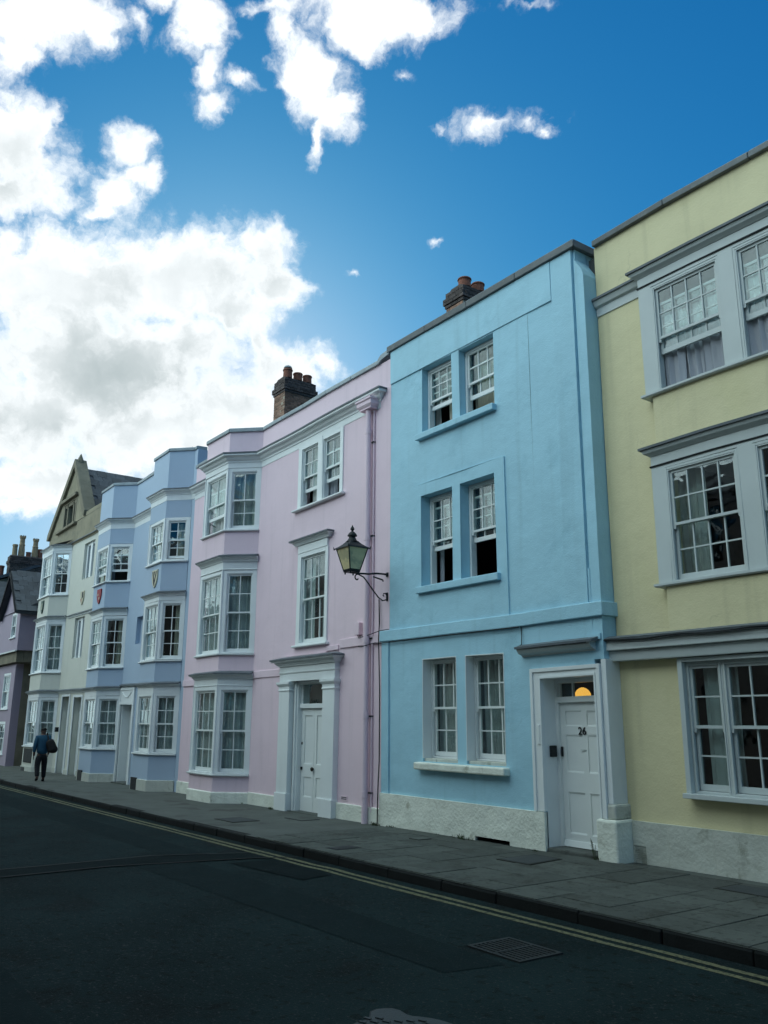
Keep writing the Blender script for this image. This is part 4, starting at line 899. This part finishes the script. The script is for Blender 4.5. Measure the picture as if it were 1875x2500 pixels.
part('door_step', MB().box(-33.75, -32.8, -.2, .2, -.6, -.06), 'pavement_concrete', H); part('door_step', MB().box(-32.2, -31.27, -.05, .2, -.6, -.06), 'pavement_concrete', H)
part('wall_lamp', MB().box(-33.95, -33.82, -.14, .0, 1.45, 1.62), 'dark_metal', H, bevel=.01)
part('cellar_dark_plate', MB().box(-36.45, -35.9, -.63, -.60, -.3, .10), 'black_iron', H)
part('cellar_dark_plate', MB().box(-36.3, -35.1, -.60, -.575, .28, .80), 'dark_metal', H)
# stone gable
gw = (-36.25, -34.45, 9.68, 10.72)
mb = MB()
mb.prism([(-38.2, 8.6), (WX1, 8.785), (WX1, 9.84), (-33.1, 9.88), (-35.0, 12.2), (-38.15, 9.75)], 'y', .02, .35)
mb = MB()
mb.poly([(-38.2, .02, 8.79), (WX1, .02, 8.79), (WX1, .02, 9.68), (-38.2, .02, 9.68)])
mb.poly([(-38.2, .02, 9.68), (gw[0], .02, 9.68), (gw[0], .02, gw[3]), (-36.95, .02, gw[3])]); mb.poly([(gw[1], .02, 9.68), (WX1, .02, 9.68), (WX1, .02, 9.84), (-33.15, .02, 9.86), (-33.83, .02, gw[3]), (gw[1], .02, gw[3])])
mb.poly([(-36.95, .02, gw[3]), (-33.83, .02, gw[3]), (-35.0, .02, 12.25)])
for a, b in (((gw[0], gw[2]), (gw[0], gw[3])), ((gw[1], gw[2]), (gw[1], gw[3])), ((gw[0], gw[3]), (gw[1], gw[3])), ((gw[0], gw[2]), (gw[1], gw[2]))):
    mb.poly([(a[0], .02, a[1]), (b[0], .02, b[1]), (b[0], .3, b[1]), (a[0], .3, a[1])])
part('stone_gable', mb, 'limestone', H, fix=False)
cp = MB()
cp.prism([(-38.35, 9.55), (-38.25, 9.82), (-35.0, 12.52), (-33.0, 9.92), (-33.05, 9.68), (-33.25, 9.78), (-35.0, 12.16), (-38.1, 9.55)], 'y', -.09, .40)
part('gable_coping', cp, 'dark_limestone', H, bevel=.02)
part('finial', MB().lathe([(.16, -.2), (.15, .0), (.10, .12), (.04, .26), (.01, .32)], 8, (-35.0, .15, 12.45)), 'dark_limestone', H)
wf = part('window', MB().box(gw[0], gw[0]+.14, -.0, .2, gw[2], gw[3]).box(gw[1]-.14, gw[1], .0, .2, gw[2], gw[3]).box(-35.83, -35.70, .03, .2, gw[2], gw[3]).box(-35.0, -34.87, .03, .2, gw[2], gw[3]).box(gw[0]+.14, gw[1]-.14, .03, .2, gw[3]-.14, gw[3]), 'dark_limestone', H)
for xx, ww in ((-35.97, .28), (-35.35, .70), (-34.73, .28)): instance('pane', PANE, wf, (xx, .13, (gw[2]+gw[3]-.14)/2), (0, 0, 0), (ww, 1, gw[3]-gw[2]-.14))
part('hood_mould', MB().box(-36.5, -34.3, -.12, .02, 10.80, 10.94), 'dark_limestone', H, bevel=.02)
part('sill', MB().box(-36.9, -34.15, -.12, .02, 9.56, 9.67), 'dark_limestone', H, bevel=.02)
# slate roof: cross gable and main slope, slates in courses
core = part('roof', MB().prism([(-38.1, 9.6), (-35.0, 12.15), (-33.0, 9.7)], 'y', .36, 6.0).prism([(.36, 9.72), (2.9, 12.2), (6.3, 9.7)], 'x', -34.0, WX1+.1), 'slate', H)
SL = MB().box(-.5, .5, -.5, .5, -.5, .5).mesh('slate', 'slate'); norm(SL)
def slates(parent, p0, ux, up, nx, nu, w, h):
    ux, up = Vector(ux).normalized(), Vector(up).normalized(); nn = ux.cross(up)
    rot = Matrix((ux, up, nn)).transposed().to_euler()
    for j in range(nu):
        for i in range(nx):
            c = Vector(p0)+ux*((i+.5+(.5 if j % 2 else 0))*w)+up*((j+.5)*h)+nn*(.018+rnd.uniform(0, .008))
            instance('slate', SL, parent, c, rot, (w-.012, h*1.25, .012))
dxr = Vector((-2.0, 0, 2.45)).normalized()
slates(core, (-33.02, .42, 9.74), (0, 1, 0), (-2.0, 0, 2.45), 12, 9, .40, .34)
slates(core, (-33.3, .36, 9.74), (1, 0, 0), (0, 2.54, 2.48), 9, 10, .40, .34)
shell(H, WX0, WX1, 8.7, (3.2, 6.2), y0=.31, ridge=.6)

# ------------------------------------------------------------------ mauve jettied house, passage and the house beyond
H = thing('jettied_house', 'mauve jettied house with two dark slated dormer gables beyond the passage', 'house', (-43, -.3, -.1))
JX = -39.6
part('wall', MB().facade(-50, -40.35, -.6, 4.3, [(-42.6, -41.2, 2.35, 3.95), (-42.9, -41.3, .4, 1.8)], -.30, .3), 'mauve_paint', H)
part('side_wall', MB().box(-40.47, -40.352, 0, 7, -.6, 4.3), 'dark_limestone', H)
part('corner_post', MB().box(-40.62, -40.343, -.34, -.16, -.6, 4.2), 'mauve_paint', H)
part('jetty', MB().facade(-50, JX, 4.85, 6.75, [(-41.05, -40.15, 5.45, 6.55)], -.55, .3), 'mauve_paint', H)
part('jetty', MB().box(JX-.1, JX-.003, -.252, 6, 4.852, 6.745), 'mauve_paint', H)
part('bressummer', MB().box(-50, -39.75, -.50, -.205, 4.352, 4.84), 'dark_limestone', H)
part('jetty_beam', MB().box(-40.4, -39.7, -.2, 6, 4.35, 4.84), 'dark_limestone', H)
part('drip_mould', MB().box(-50, JX+.02, -.62, -.545, 4.80, 4.86), 'grey_paint', H)
window(H, (-41.05, -.55, 5.45), 0, .9, 1.1, (.08, .08, .08, .04), 2, (1, 1), .02, 0, (), sill=(.08, .05, .06), depth=.1)
window(H, (-42.6, -.30, 2.35), 0, 1.4, 1.6, (.1, .1, .1, .05), 3, (2, 1), .02, 0, NET, sill=(.08, .05, .06), depth=.1)
window(H, (-42.9, -.30, .4), 0, 1.6, 1.4, (.1, .1, .1, .05), 3, (2, 1), .02, 0, NET, sill=(.08, .05, .06), depth=.1)
for xg in (-41.25, -45.2):
    hw = 1.65; ap = 8.55; ev = 6.75
    part('dormer_gable', MB().prism([(xg-hw, ev), (xg+hw, ev), (xg, ap-.15)], 'y', -.53, -.3), 'mauve_paint', H)
    rf = MB()
    for sgn in (-1, 1):
        a = (xg, ap); b = (xg+sgn*(hw+.22), ev-.2)
        rf.prism([a, b, (b[0]-sgn*.02, b[1]-.14), (a[0], a[1]-.17)], 'y', -.78, 4.5)
    dr_roof = part('roof', rf, 'slate', H)
    slates(dr_roof, (xg+hw+.2, -.76, ev-.17), (0, 1, 0), (-(hw+.22), 0, ap-ev+.2), 9, 8, .42, .34)
    part('barge_board', MB().prism([(xg-hw-.22, ev-.26), (xg, ap-.06), (xg+hw+.22, ev-.26), (xg+hw+.12, ev-.3), (xg, ap-.24), (xg-hw-.12, ev-.3)], 'y', -.83, -.785), 'trouser_black', H)
part('roof', MB().prism([(-.6, 6.6), (2.6, 8.3), (6, 6.6)], 'x', -50, JX), 'slate', H)
gate = tag(part('passage_wall', MB().box(-38.75, -38.05, .15, .5, -.6, 3.05), 'ochre_stone', None, bevel=.03), 'ochre stone pier beside the dark passage by the cream house', 'wall')
part('coping_stone', MB().box(-38.8, -38.0, .1, .55, 3.052, 3.14), 'ochre_stone', gate)
H = thing('end_house', 'tall rendered house end wall with row of clay chimney pots above dormers', 'house', (-48, 0, -.1))
mb = MB().prism([(-.7, -.6), (5.2, -.6), (5.2, 8.7), (2.6, 10.05), (-.7, 8.65)], 'x', -58, -46.2)
part('wall', mb, 'dark_limestone', H)
part('roof', MB().prism([(-1.0, 8.58), (2.6, 10.15), (5.4, 8.7), (5.4, 8.85), (2.6, 10.32), (-1.0, 8.74)], 'x', -58, -46.05), 'slate', H)
chimney(H, -46.1, .1, .6, 1.75, 8.7, 10.2, 9.72, [(-46.4, .33, .13, .62, 'buff_clay'), (-46.4, 1.02, .13, .28, 'terracotta'), (-46.4, 1.6, .13, .5, 'terracotta')], bmat='dark_brick')
for yy, hh in ((.66, 1.08), (1.33, 1.0)):
    c = (-46.4, yy, 10.22)
    crown = part('crown_pot', MB().lathe([(.17, 0), (.165, hh*.25), (.14, hh*.5), (.155, hh*.52), (.155, hh*.56), (.13, hh*.6), (.125, hh*.84), (.15, hh*.86), (.15, hh*.9)], 8, c), 'buff_clay', H)
    for k in range(8):
        t = 2*math.pi*k/8; cx, cy = c[0]+.13*math.cos(t), c[1]+.13*math.sin(t)
        part('crown_tooth', MB().box(cx-.025, cx+.025, cy-.025, cy+.025, c[2]+hh*.9, c[2]+hh), 'buff_clay', crown)
part('chimney_pot', MB().lathe([(.15, 0), (.15, .5), (.17, .52), (.17, .6)], 14, (-46.4, -.25, 9.0)), 'terracotta', H)
# next house on the near side, mostly out of the picture
H = thing('stone_house', 'plain cream house next to the yellow one', 'house', (5, .28, .2))
hl = [(2.6, 3.7, 1.2, 2.7), (5.2, 6.3, 1.2, 2.7), (2.6, 3.7, 4.0, 5.6), (5.2, 6.3, 4.0, 5.6), (2.6, 3.7, 6.6, 7.9), (5.2, 6.3, 6.6, 7.9)]
part('wall', MB().facade(1.61, 9, -.4, 9.0, hl, YW, .3), 'cream_paint', H)
for a, b, c, d in hl: window(H, (a, YW+.1, c), 0, b-a, d-c, (.05, .05, .05, .04), 3, (2, 2), .01, 0, NET, sill=(.06, .06, .14))
shell(H, 1.61, 9, 8.8, (3.2, 6.0), y0=.6, ridge=1.0)
# the other side of the street, behind the photographer: shades the road and shows in the panes
OY = -11.3
for i, (a, b, zt, mname, adj) in enumerate(((-52, -36, 7.4, 'opposite_stone', 'low stone'), (-36, -24, 8.1, 'opposite_cream', 'low cream'), (-24, -12, 8.3, 'opposite_brick', 'low brick'), (-12, -3, 10.2, 'opposite_stone', 'tall stone'), (-3, 12, 12.2, 'opposite_cream', 'tallest cream'))):
    H = thing('opposite_house', 'plain %s house across the street, seen only in reflections' % adj, 'house', ((a+b)/2, OY, 0), 'houses across the street')
    hl = []
    n = int((b-a)/2.6)
    for k in range(n):
        xc = a+(b-a)*(k+.5)/n
        for z0, z1 in ((1.2, 2.8), (3.6, 4.9), (6.5, 7.8), (9.2, 10.6)):
            if z1 < zt-.2: hl.append((xc-.5, xc+.5, z0, z1))
    mb = MB().facade(a+.01, b-.01, -.6, zt, hl, -OY, .25); mb.v = [(x, -y, z) for x, y, z in mb.v]
    part('wall', mb, mname, H)
    for k, h in enumerate(hl):
        wf = part('window', MB().box(h[0], h[0]+.06, OY-.25, OY-.15, h[2], h[3]).box(h[1]-.06, h[1], OY-.25, OY-.15, h[2], h[3]).box(h[0]+.06, h[1]-.06, OY-.25, OY-.15, (h[2]+h[3])/2-.03, (h[2]+h[3])/2+.03).box((h[0]+h[1])/2-.02, (h[0]+h[1])/2+.02, OY-.24, OY-.16, h[2], h[3]), 'sash_paint', H)
        instance('pane', PANE, wf, ((h[0]+h[1])/2, OY-.2, (h[2]+h[3])/2), (0, 0, 0), (.9, 1, h[3]-h[2]))
    part('room', MB().box(a+.2, b-.2, OY-3.2, OY-3.0, -.6, zt-.1), 'interior', H)
    part('roof', MB().prism([(OY+.1, zt), (OY-3.5, zt+1.8), (OY-7, zt), (OY-7, zt-.2), (OY+.1, zt-.2)], 'x', a, b-.02), 'slate', H)

# ------------------------------------------------------------------ wall lantern
LXc, LYc, LZ = -12.78, -.825, 4.58
H = thing('wall_lantern', 'black iron street lantern with yellowed glass on a scrolled wall bracket', 'lamp', (LXc, 0, 4.2))
def ring4(r, z, tw=R(45)): return [(LXc+r*math.cos(tw+k*math.pi/2), LYc+r*math.sin(tw+k*math.pi/2), z) for k in range(4)]
TW = R(36)+R(9)
rb, rt, zb, zt = .155, .30, LZ+.02, LZ+.435
bot, top = ring4(rb, zb), ring4(rt, zt)
fr = MB()
for k in range(4):
    fr.tube([bot[k], top[k]], .012, 6); fr.tube([bot[k], bot[(k+1) % 4]], .014, 6); fr.tube([top[k], top[(k+1) % 4]], .014, 6)
part('lantern_frame', fr, 'black_iron', H)
part('lantern_base', MB().lathe([(rb*.98, 0), (rb*1.05, .02), (rb*.8, .035)], 4, (LXc, LYc, LZ-.02), R(45)), 'black_iron', H)
for k in range(4): part('foot', MB().lathe([(.006, -.05), (.016, -.03), (.01, 0)], 8, (bot[k][0]*.8+LXc*.2, bot[k][1]*.8+LYc*.2, LZ-.01)), 'black_iron', H)
for k in range(4):
    a, b, c, d = bot[k], bot[(k+1) % 4], top[(k+1) % 4], top[k]
    ctr = Vector((LXc, LYc, 0)); pts = [Vector(p) for p in (a, b, c, d)]
    inner = [Vector((p.x*.975+LXc*.025, p.y*.975+LYc*.025, p.z)) for p in pts]
    mb = MB(); mb.v = [tuple(p) for p in pts+inner]; mb.f = [(0, 1, 2, 3), (7, 6, 5, 4), (0, 4, 5, 1), (1, 5, 6, 2), (2, 6, 7, 3), (3, 7, 4, 0)]
    part('glass_pane', mb, 'lantern_glass', H)
part('canopy', MB().lathe([(.335, -.02), (.325, .0), (.26, .03), (.18, .075), (.115, .13)], 4, (LXc, LYc, zt), R(45)), 'black_iron', H)
for k in range(4):
    q = ring4(.335, zt)[k]; part('ear', MB().tube([(q[0], q[1], q[2]-.03), (q[0]+(q[0]-LXc)*.06, q[1]+(q[1]-LYc)*.06, q[2]+.03)], [.016, .004], 6), 'black_iron', H)
part('chimney', MB().lathe([(.115, .12), (.085, .15), (.065, .19), (.06, .215), (.088, .225), (.09, .24), (.07, .275), (.04, .305), (.022, .315), (.018, .33), (.04, .355), (.036, .375), (.016, .41), (.004, .44)], 20, (LXc, LYc, zt)), 'black_iron', H, smooth=True)
# bracket: upper arm and S scroll
arm = [(LXc, .0, 4.60), (LXc, -.1, 4.606), (LXc, -.26, 4.60), (LXc, -.45, 4.57), (LXc, -.66, 4.558), (LXc, LYc, 4.556)]
part('bracket_arm', MB().tube(arm, [.022, .018, .018, .018, .018, .016], 8), 'black_iron', H, smooth=True)
def spiral(cy, cz, r0, r1, a0, a1, n):
    return [(LXc, cy+(r0+(r1-r0)*k/n)*math.cos(R(a0+(a1-a0)*k/n)), cz+(r0+(r1-r0)*k/n)*math.sin(R(a0+(a1-a0)*k/n))) for k in range(n+1)]
sc = spiral(-.72, 4.475, .018, .068, 330, 90-360-0, 18)
sc = list(spiral(-.70, 4.47, .016, .075, -20, -300, 16))
sc += [(LXc, -.56, 4.50), (LXc, -.46, 4.40), (LXc, -.34, 4.27), (LXc, -.22, 4.15), (LXc, -.12, 4.10), (LXc, -.04, 4.12), (LXc, -.02, 4.19), (LXc, -.05, 4.24), (LXc, -.10, 4.235), (LXc, -.115, 4.20), (LXc, -.09, 4.185)]
part('scroll', MB().tube(sc, .013, 7), 'black_iron', H, smooth=True)
part('wall_plate', MB().box(LXc-.02, LXc+.02, -.03, .0, 4.10, 4.26).box(LXc-.03, LXc+.03, -.03, 0, 4.56, 4.64), 'black_iron', H)
part('stay', MB().tube([(LXc, -.34, 4.53), (LXc, -.12, 4.49), (LXc-.02, -.1, 4.47)], .015, 7), 'black_iron', H)

# ------------------------------------------------------------------ painted shields
def shield(loc, w, h, mname, label, deco):
    out = [(-w/2, h/2), (w/2, h/2), (w/2, h*.05), (w*.36, -h*.22), (w*.16, -h*.42), (0, -h/2), (-w*.16, -h*.42), (-w*.36, -h*.22), (-w/2, h*.05)]
    H = thing('shield_plaque', label, 'shield', loc, 'painted shields on the terrace')
    part('shield_board', MB().prism([(loc[0]+x, loc[2]+z) for x, z in out], 'y', loc[1]-.04, loc[1]+.002), mname, H, bevel=.006)
    for dm, pts in deco:
        part('charge', MB().prism([(loc[0]+x*w, loc[2]+z*h) for x, z in pts], 'y', loc[1]-.044, loc[1]-.039), dm, H)
VV = [('shield_black', [(-.42, .42), (-.24, .42), (0, -.1), (.24, .42), (.42, .42), (.05, -.38), (-.05, -.38)]), ('shield_black', [(-.10, .42), (.10, .42), (0, .18)])]
shield((-23.45, -.55, 5.86), .42, .52, 'shield_cream', 'cream shield with black chevrons on the bay beside the pink house', VV)
shield((-28.35, -.60, 5.90), .42, .50, 'shield_red', 'dark red shield on the far bay of the lavender house', [('shield_cream', [(-.25, .2), (-.1, .2), (-.1, .05), (-.25, .05)]), ('shield_cream', [(.05, -.05), (.2, -.05), (.2, -.2), (.05, -.2)])])
shield((-32.37, 0, 6.36), .42, .52, 'shield_cream', 'white and black shield on the flat cream wall', [('shield_black', [(.0, .42), (.42, .42), (.42, .05), (.0, -.1)]), ('shield_red', [(-.3, -.05), (0, -.1), (0, -.36)])])
shield((-35.75, -.58, 6.31), .36, .52, 'shield_green', 'weathered green shield on the bay of the cream house', [('shield_cream', [(-.1, .3), (.1, .3), (.1, -.2), (-.1, -.2)])])

# ------------------------------------------------------------------ covers and gratings
def cover(name, label, cat, pts, mname, rim='dark_metal', t=.0):
    t = t or (.012 if pts[0][0] < -12.75 else .024)
    cx = sum(p[0] for p in pts)/len(pts); cy = sum(p[1] for p in pts)/len(pts)
    H = thing(name, label, cat, (cx, cy, gz(cx)))
    mb = MB().prism(pts, 'z', 0, t); mb.v = [(x, y, gz(x)+z) for x, y, z in mb.v]
    part('rim', mb, rim, H)
    q = [(cx+(x-cx)*.88, cy+(y-cy)*.88) for x, y in pts]
    mb = MB().prism(q, 'z', t*.5, t+.003); mb.v = [(x, y, gz(x)+z) for x, y, z in mb.v]
    part('plate', mb, mname, H)
    return H
cover('access_cover', 'dark rectangular cover in the pavement before the pink bay', 'cover', [(-15.6, -2.0), (-14.8, -2.0), (-14.8, -1.45), (-15.6, -1.45)], 'patch_slab', 'joint_dirt')
cover('access_cover', 'small framed cover before the white pilastered door', 'cover', [(-15.0, -.82), (-14.35, -.82), (-14.35, -.42), (-15.0, -.42)], 'pavement_concrete', 'dark_metal')
cover('access_cover', 'narrow iron cover near the kerb before the blue house', 'cover', [(-10.98, -2.4), (-10.68, -2.4), (-10.68, -1.98), (-10.98, -1.98)], 'dark_metal')
cover('stop_tap', 'small square tap cover before the rough white plinth', 'cover', [(-11.12, -.78), (-10.88, -.78), (-10.88, -.52), (-11.12, -.52)], 'pavement_concrete', 'joint_dirt')
cover('access_cover', 'smooth dark slab cover just outside door 26', 'cover', [(-8.78, -1.12), (-8.18, -1.12), (-8.28, -.40), (-8.80, -.40)], 'patch_slab', 'joint_dirt')
cover('access_cover', 'dark cover in the pavement before the yellow house', 'cover', [(-5.9, -.62), (-5.2, -.62), (-5.2, -.2), (-5.9, -.2)], 'patch_slab', 'joint_dirt')
cover('coal_hatch', 'black hatch in the pavement under the plinth slot', 'hatch', [(-10.42, -.42), (-9.62, -.42), (-9.62, -.06), (-10.42, -.06)], 'black_iron', 'black_iron', .012)
# gully grating
H = thing('gully_grate', 'rectangular iron gully grating in the road beside the yellow lines', 'grating', (-5.67, -3.83, gz(-5.6)-.11))
GX0, GX1, GY0, GY1 = -6.0, -5.36, -4.08, -3.58
zr = gz(-5.67)-.115
part('pit_shade', MB().box(GX0+.03, GX1-.03, GY0+.03, GY1-.03, zr+.001, zr+.005), 'black_iron', H)  # flat black plate painted as the shade below the bars
mb = MB().box(GX0, GX1, GY0, GY0+.035, zr, zr+.014).box(GX0, GX1, GY1-.035, GY1, zr, zr+.014).box(GX0, GX0+.035, GY0+.035, GY1-.035, zr, zr+.014).box(GX1-.035, GX1, GY0+.035, GY1-.035, zr, zr+.014)
part('frame', mb, 'dark_metal', H)
part('centre_bar', MB().box((GX0+GX1)/2-.014, (GX0+GX1)/2+.014, GY0+.035, GY1-.035, zr+.004, zr+.015), 'dark_metal', H)
for k in range(8):
    yy = GY0+.075+k*.05
    for a, b in ((GX0+.035, (GX0+GX1)/2-.02), ((GX0+GX1)/2+.02, GX1-.035)):
        part('grate_bar', MB().prism([(a, yy-.012), (b, yy-.012), (b+.0, yy+.012), (a, yy+.012)], 'z', zr+.004, zr+.013), 'dark_metal', H)
# manhole cover with a lobed rim at the bottom of the view
H = thing('manhole_cover', 'grey iron manhole cover with raised studs at the bottom of the road', 'manhole', (-4.62, -5.80, gz(-4.6)-.11))
MX, MY, MR, zm = -4.55, -5.85, .40, gz(-4.6)-.115
out = []
for k in range(64):
    t = 2*math.pi*k/64; r = MR
    for ta in (R(158), R(338)):
        dlt = abs((t-ta+math.pi) % (2*math.pi)-math.pi)
        r = max(r, MR+.16*math.exp(-(dlt/.26)**4))
    out.append((MX+r*math.cos(t), MY+r*math.sin(t)))
part('frame', MB().prism(out, 'z', zm-.02, zm+.010), 'dark_metal', H)
q = [(MX+(x-MX)*.955, MY+(y-MY)*.955) for x, y in out]
mat('cover_iron', (.013, .020, .023), .5, .2, 6, .25, 60, spec=.5)
part('lid', MB().prism(q, 'z', zm+.0, zm+.015), 'cover_iron', H)
ST = MB().prism([(-.028, -.011), (.028, -.011), (.024, .011), (-.024, .011)], 'z', 0, .008).mesh('stud', 'cover_iron'); norm(ST)
for i in range(-5, 6):
    for j in range(-5, 6):
        xx, yy = i*.078+(.039 if j % 2 else 0), j*.066
        if math.hypot(xx, yy) < MR-.07 or (abs(yy+.0) < .1 and math.hypot(xx, yy) < MR+.03): instance('stud', ST, H, (MX+xx, MY+yy, zm+.014), (0, 0, R(20)))

# ------------------------------------------------------------------ weeds at the foot of the walls
def weed(x, y, n, h, label, seed, spread=.10, tall=0):
    g = random.Random(seed); H = thing('weed', label, 'weed', (x, y, gz(x)), 'weeds along the wall foot')
    mb = MB()
    for k in range(n):
        a = g.uniform(0, 6.28); r0 = g.uniform(0, spread); bx, by = x+r0*math.cos(a)*1.6, y-abs(r0*math.sin(a))*.6
        hh = h*g.uniform(.4, 1); lean = Vector((g.uniform(-.5, .5), g.uniform(-.7, .2), 1)).normalized()*hh
        w = .006; s = Vector((math.cos(a), math.sin(a), 0))*w; z0 = gz(x)
        p = Vector((bx, by, z0)); mdl = p+lean*.6+Vector((0, 0, hh*.05)); tip = p+lean+Vector((0, -hh*.2, -hh*.12))
        mb.poly([p-s, p+s, mdl+s*.8]); mb.poly([p-s, mdl+s*.8, mdl-s*.8]); mb.poly([mdl-s*.8, mdl+s*.8, tip])
    part('leaves', mb, 'leaf_green', H, fix=False)['kind'] = 'stuff'
    for k in range(tall):
        sx = x+g.uniform(-.12, .12); top = Vector((sx+g.uniform(-.05, .05), y-.04, gz(x)+g.uniform(.18, .32)))
        st = part('stem', MB().tube([(sx, y, gz(x)), ((sx+top.x)/2+.01, y-.03, gz(x)+.14), tuple(top)], .003, 5), 'leaf_green', H)
        lm = MB()
        for q in range(9):
            c = Vector((sx, y, gz(x))).lerp(top, .3+.7*q/8); a = q*2.4; d = Vector((math.cos(a), math.sin(a)*.6, .3))*.035; s = Vector((-math.sin(a), math.cos(a), 0))*.010
            lm.poly([c, c+d*.5+s, c+d, c+d*.5-s])
        part('leaves', lm, 'leaf_green', H, fix=False)
weed(-12.99, -.09, 26, .10, 'grass tuft where the pink and blue plinths meet', 1)
weed(-10.62, -.10, 46, .13, 'large grass tuft beside the plinth slot', 2, .16)
weed(-12.55, -.08, 16, .07, 'low weed at the corner of the blue plinth', 3)
weed(-7.99, -.05, 10, .10, 'sprig of weeds at the step of door 26', 4, .06, 4)
weed(-16.7, -.18, 26, .08, 'green tuft at the foot of the far pilaster', 5, .09)
weed(-9.0, -.12, 14, .06, 'small weed at the corner of door 26 step', 6)
for i_, x_ in enumerate((-11.9, -11.3, -10.9, -9.3)):
    weed(x_, -.075, 12, .05+.01*(i_ % 2), ('low moss tuft under the near edge of the far ground-floor window', 'low moss tuft midway along the rough blue-house plinth', 'small green tuft left of the large grass tuft', 'thin weed between the plinth slot and door 26')[i_], 20+i_)
weed(-18.2, -.1, 14, .06, 'low weed where the pink bay meets the wall', 7)

# ------------------------------------------------------------------ person walking away, with a shoulder bag
def skin_body(name, verts, edges, radii, mname, parent, root=0, sub=2):
    me = bpy.data.meshes.new(name); me.from_pydata(verts, edges, []); me.materials.append(MATS[mname])
    o = bpy.data.objects.new(name, me); put(o, parent)
    sk = o.modifiers.new('skin', 'SKIN'); sk.use_smooth_shade = True
    ss = o.modifiers.new('sub', 'SUBSURF'); ss.levels = 1; ss.render_levels = sub
    for i, r in enumerate(radii):
        d = me.skin_vertices[0].data[i]; d.radius = (r, r) if not isinstance(r, tuple) else r; d.use_root = (i == root)
    return o
PX, PY = -28.95, -1.80; PZ = gz(PX)
H = thing('person', 'person in blue shirt and black trousers walking away along the pavement', 'person', (PX, PY, PZ))
def T(v): return (PX+v[0], PY+v[1], PZ+v[2])          # walking towards -x; +y is the person's right
# body: one continuous figure, head to feet
bv = [(0, 0, .84), (0, 0, 1.02), (-.01, 0, 1.20), (-.02, 0, 1.34), (-.03, 0, 1.43), (-.045, 0, 1.50), (-.045, 0, 1.60),
      (0, .10, .80), (-.06, .11, .46), (-.04, .12, .09), (-.15, .13, .03),
      (0, -.10, .80), (.03, -.12, .46), (.19, -.13, .13), (.10, -.14, .05),
      (-.02, .17, 1.34), (-.02, .23, 1.10), (-.09, .22, .88), (-.12, .215, .80),
      (-.02, -.17, 1.34), (.02, -.235, 1.10), (-.02, -.24, .86), (-.05, -.235, .77)]
be = [(0, 1), (1, 2), (2, 3), (3, 4), (4, 5), (5, 6), (0, 7), (7, 8), (8, 9), (9, 10), (0, 11), (11, 12), (12, 13), (13, 14), (3, 15), (15, 16), (16, 17), (17, 18), (3, 19), (19, 20), (20, 21), (21, 22)]
brd = [.10, .10, .11, .10, .055, .085, .085, .07, .055, .045, .04, .07, .055, .045, .04, .065, .048, .038, .028, .065, .048, .038, .028]
skin_body('body', [T(v) for v in bv], be, brd, 'skin', H)
sv = [(0, 0, .80), (0, 0, 1.02), (-.01, 0, 1.20), (-.02, 0, 1.345), (-.03, 0, 1.41), (-.02, .175, 1.345), (-.02, .235, 1.10), (-.085, .225, .90), (-.02, -.175, 1.345), (.02, -.24, 1.10), (-.015, -.245, .88)]
se = [(0, 1), (1, 2), (2, 3), (3, 4), (3, 5), (5, 6), (6, 7), (3, 8), (8, 9), (9, 10)]
skin_body('shirt', [T(v) for v in sv], se, [(.165, .195), (.155, .19), (.155, .20), (.13, .17), .075, .088, .068, .055, .088, .068, .055], 'shirt_blue', H)
tv = [(0, 0, .88), (0, 0, .80), (0, .095, .76), (-.06, .11, .46), (-.04, .12, .10), (0, -.095, .76), (.03, -.12, .46), (.185, -.13, .15)]
skin_body('trousers', [T(v) for v in tv], [(0, 1), (1, 2), (2, 3), (3, 4), (1, 5), (5, 6), (6, 7)], [(.15, .17), .14, .115, .088, .07, .115, .088, .07], 'trouser_black', H)
for nm, a, b in (('shoe', (-.03, .12, .05), (-.20, .13, .035)), ('shoe', (.20, -.13, .12), (.09, -.14, .04))):
    skin_body(nm, [T(a), T(b)], [(0, 1)], [.055, .042], 'shoe_black', H)
skin_body('hair', [T((-.035, 0, 1.53)), T((-.045, 0, 1.60)), T((-.055, 0, 1.635))], [(0, 1), (1, 2)], [.092, .10, .07], 'hair', H)
for s in (-1, 1):
    skin_body('ear', [T((-.045, s*.085, 1.52)), T((-.045, s*.092, 1.55))], [(0, 1)], [.016, .018], 'skin', H, sub=1)
skin_body('nose', [T((-.13, 0, 1.53)), T((-.15, 0, 1.51))], [(0, 1)], [.016, .014], 'skin', H, sub=1)
for s in (-1, 1):
    hx, hy, hz = (-.135, .215, .765) if s > 0 else (-.06, -.235, .735)
    for k in range(4):
        ln = (.065, .075, .07, .055)[k]
        skin_body('finger', [T((hx+.02-.013*k, hy, hz+.02)), T((hx+.015-.013*k-.01, hy-s*.008, hz-ln*.5)), T((hx+.015-.013*k-.02, hy-s*.02, hz-ln))], [(0, 1), (1, 2)], [.009, .0085, .007], 'skin', H, sub=1)
    skin_body('thumb', [T((hx-.025, hy, hz+.045)), T((hx-.05, hy-s*.01, hz+.015)), T((hx-.055, hy-s*.015, hz-.015))], [(0, 1), (1, 2)], [.010, .009, .008], 'skin', H, sub=1)
B_ = thing('shoulder_bag', 'bulky black bag slung behind the shoulder of the walking person', 'bag', (PX+.2, PY+.15, PZ+.8))
skin_body('bag_body', [T((.19, .13, 1.26)), T((.25, .19, 1.12)), T((.27, .24, .98)), T((.24, .22, .86))], [(0, 1), (1, 2), (2, 3)], [.07, (.13, .16), (.15, .19), (.10, .14)], 'bag_black', B_, root=1)
part('strap', MB().tube([T((.18, .11, 1.25)), T((.10, .10, 1.40)), T((-.02, .11, 1.475)), T((-.14, .10, 1.36)), T((-.18, .12, 1.15))], .022, 8), 'bag_black', B_, smooth=True)
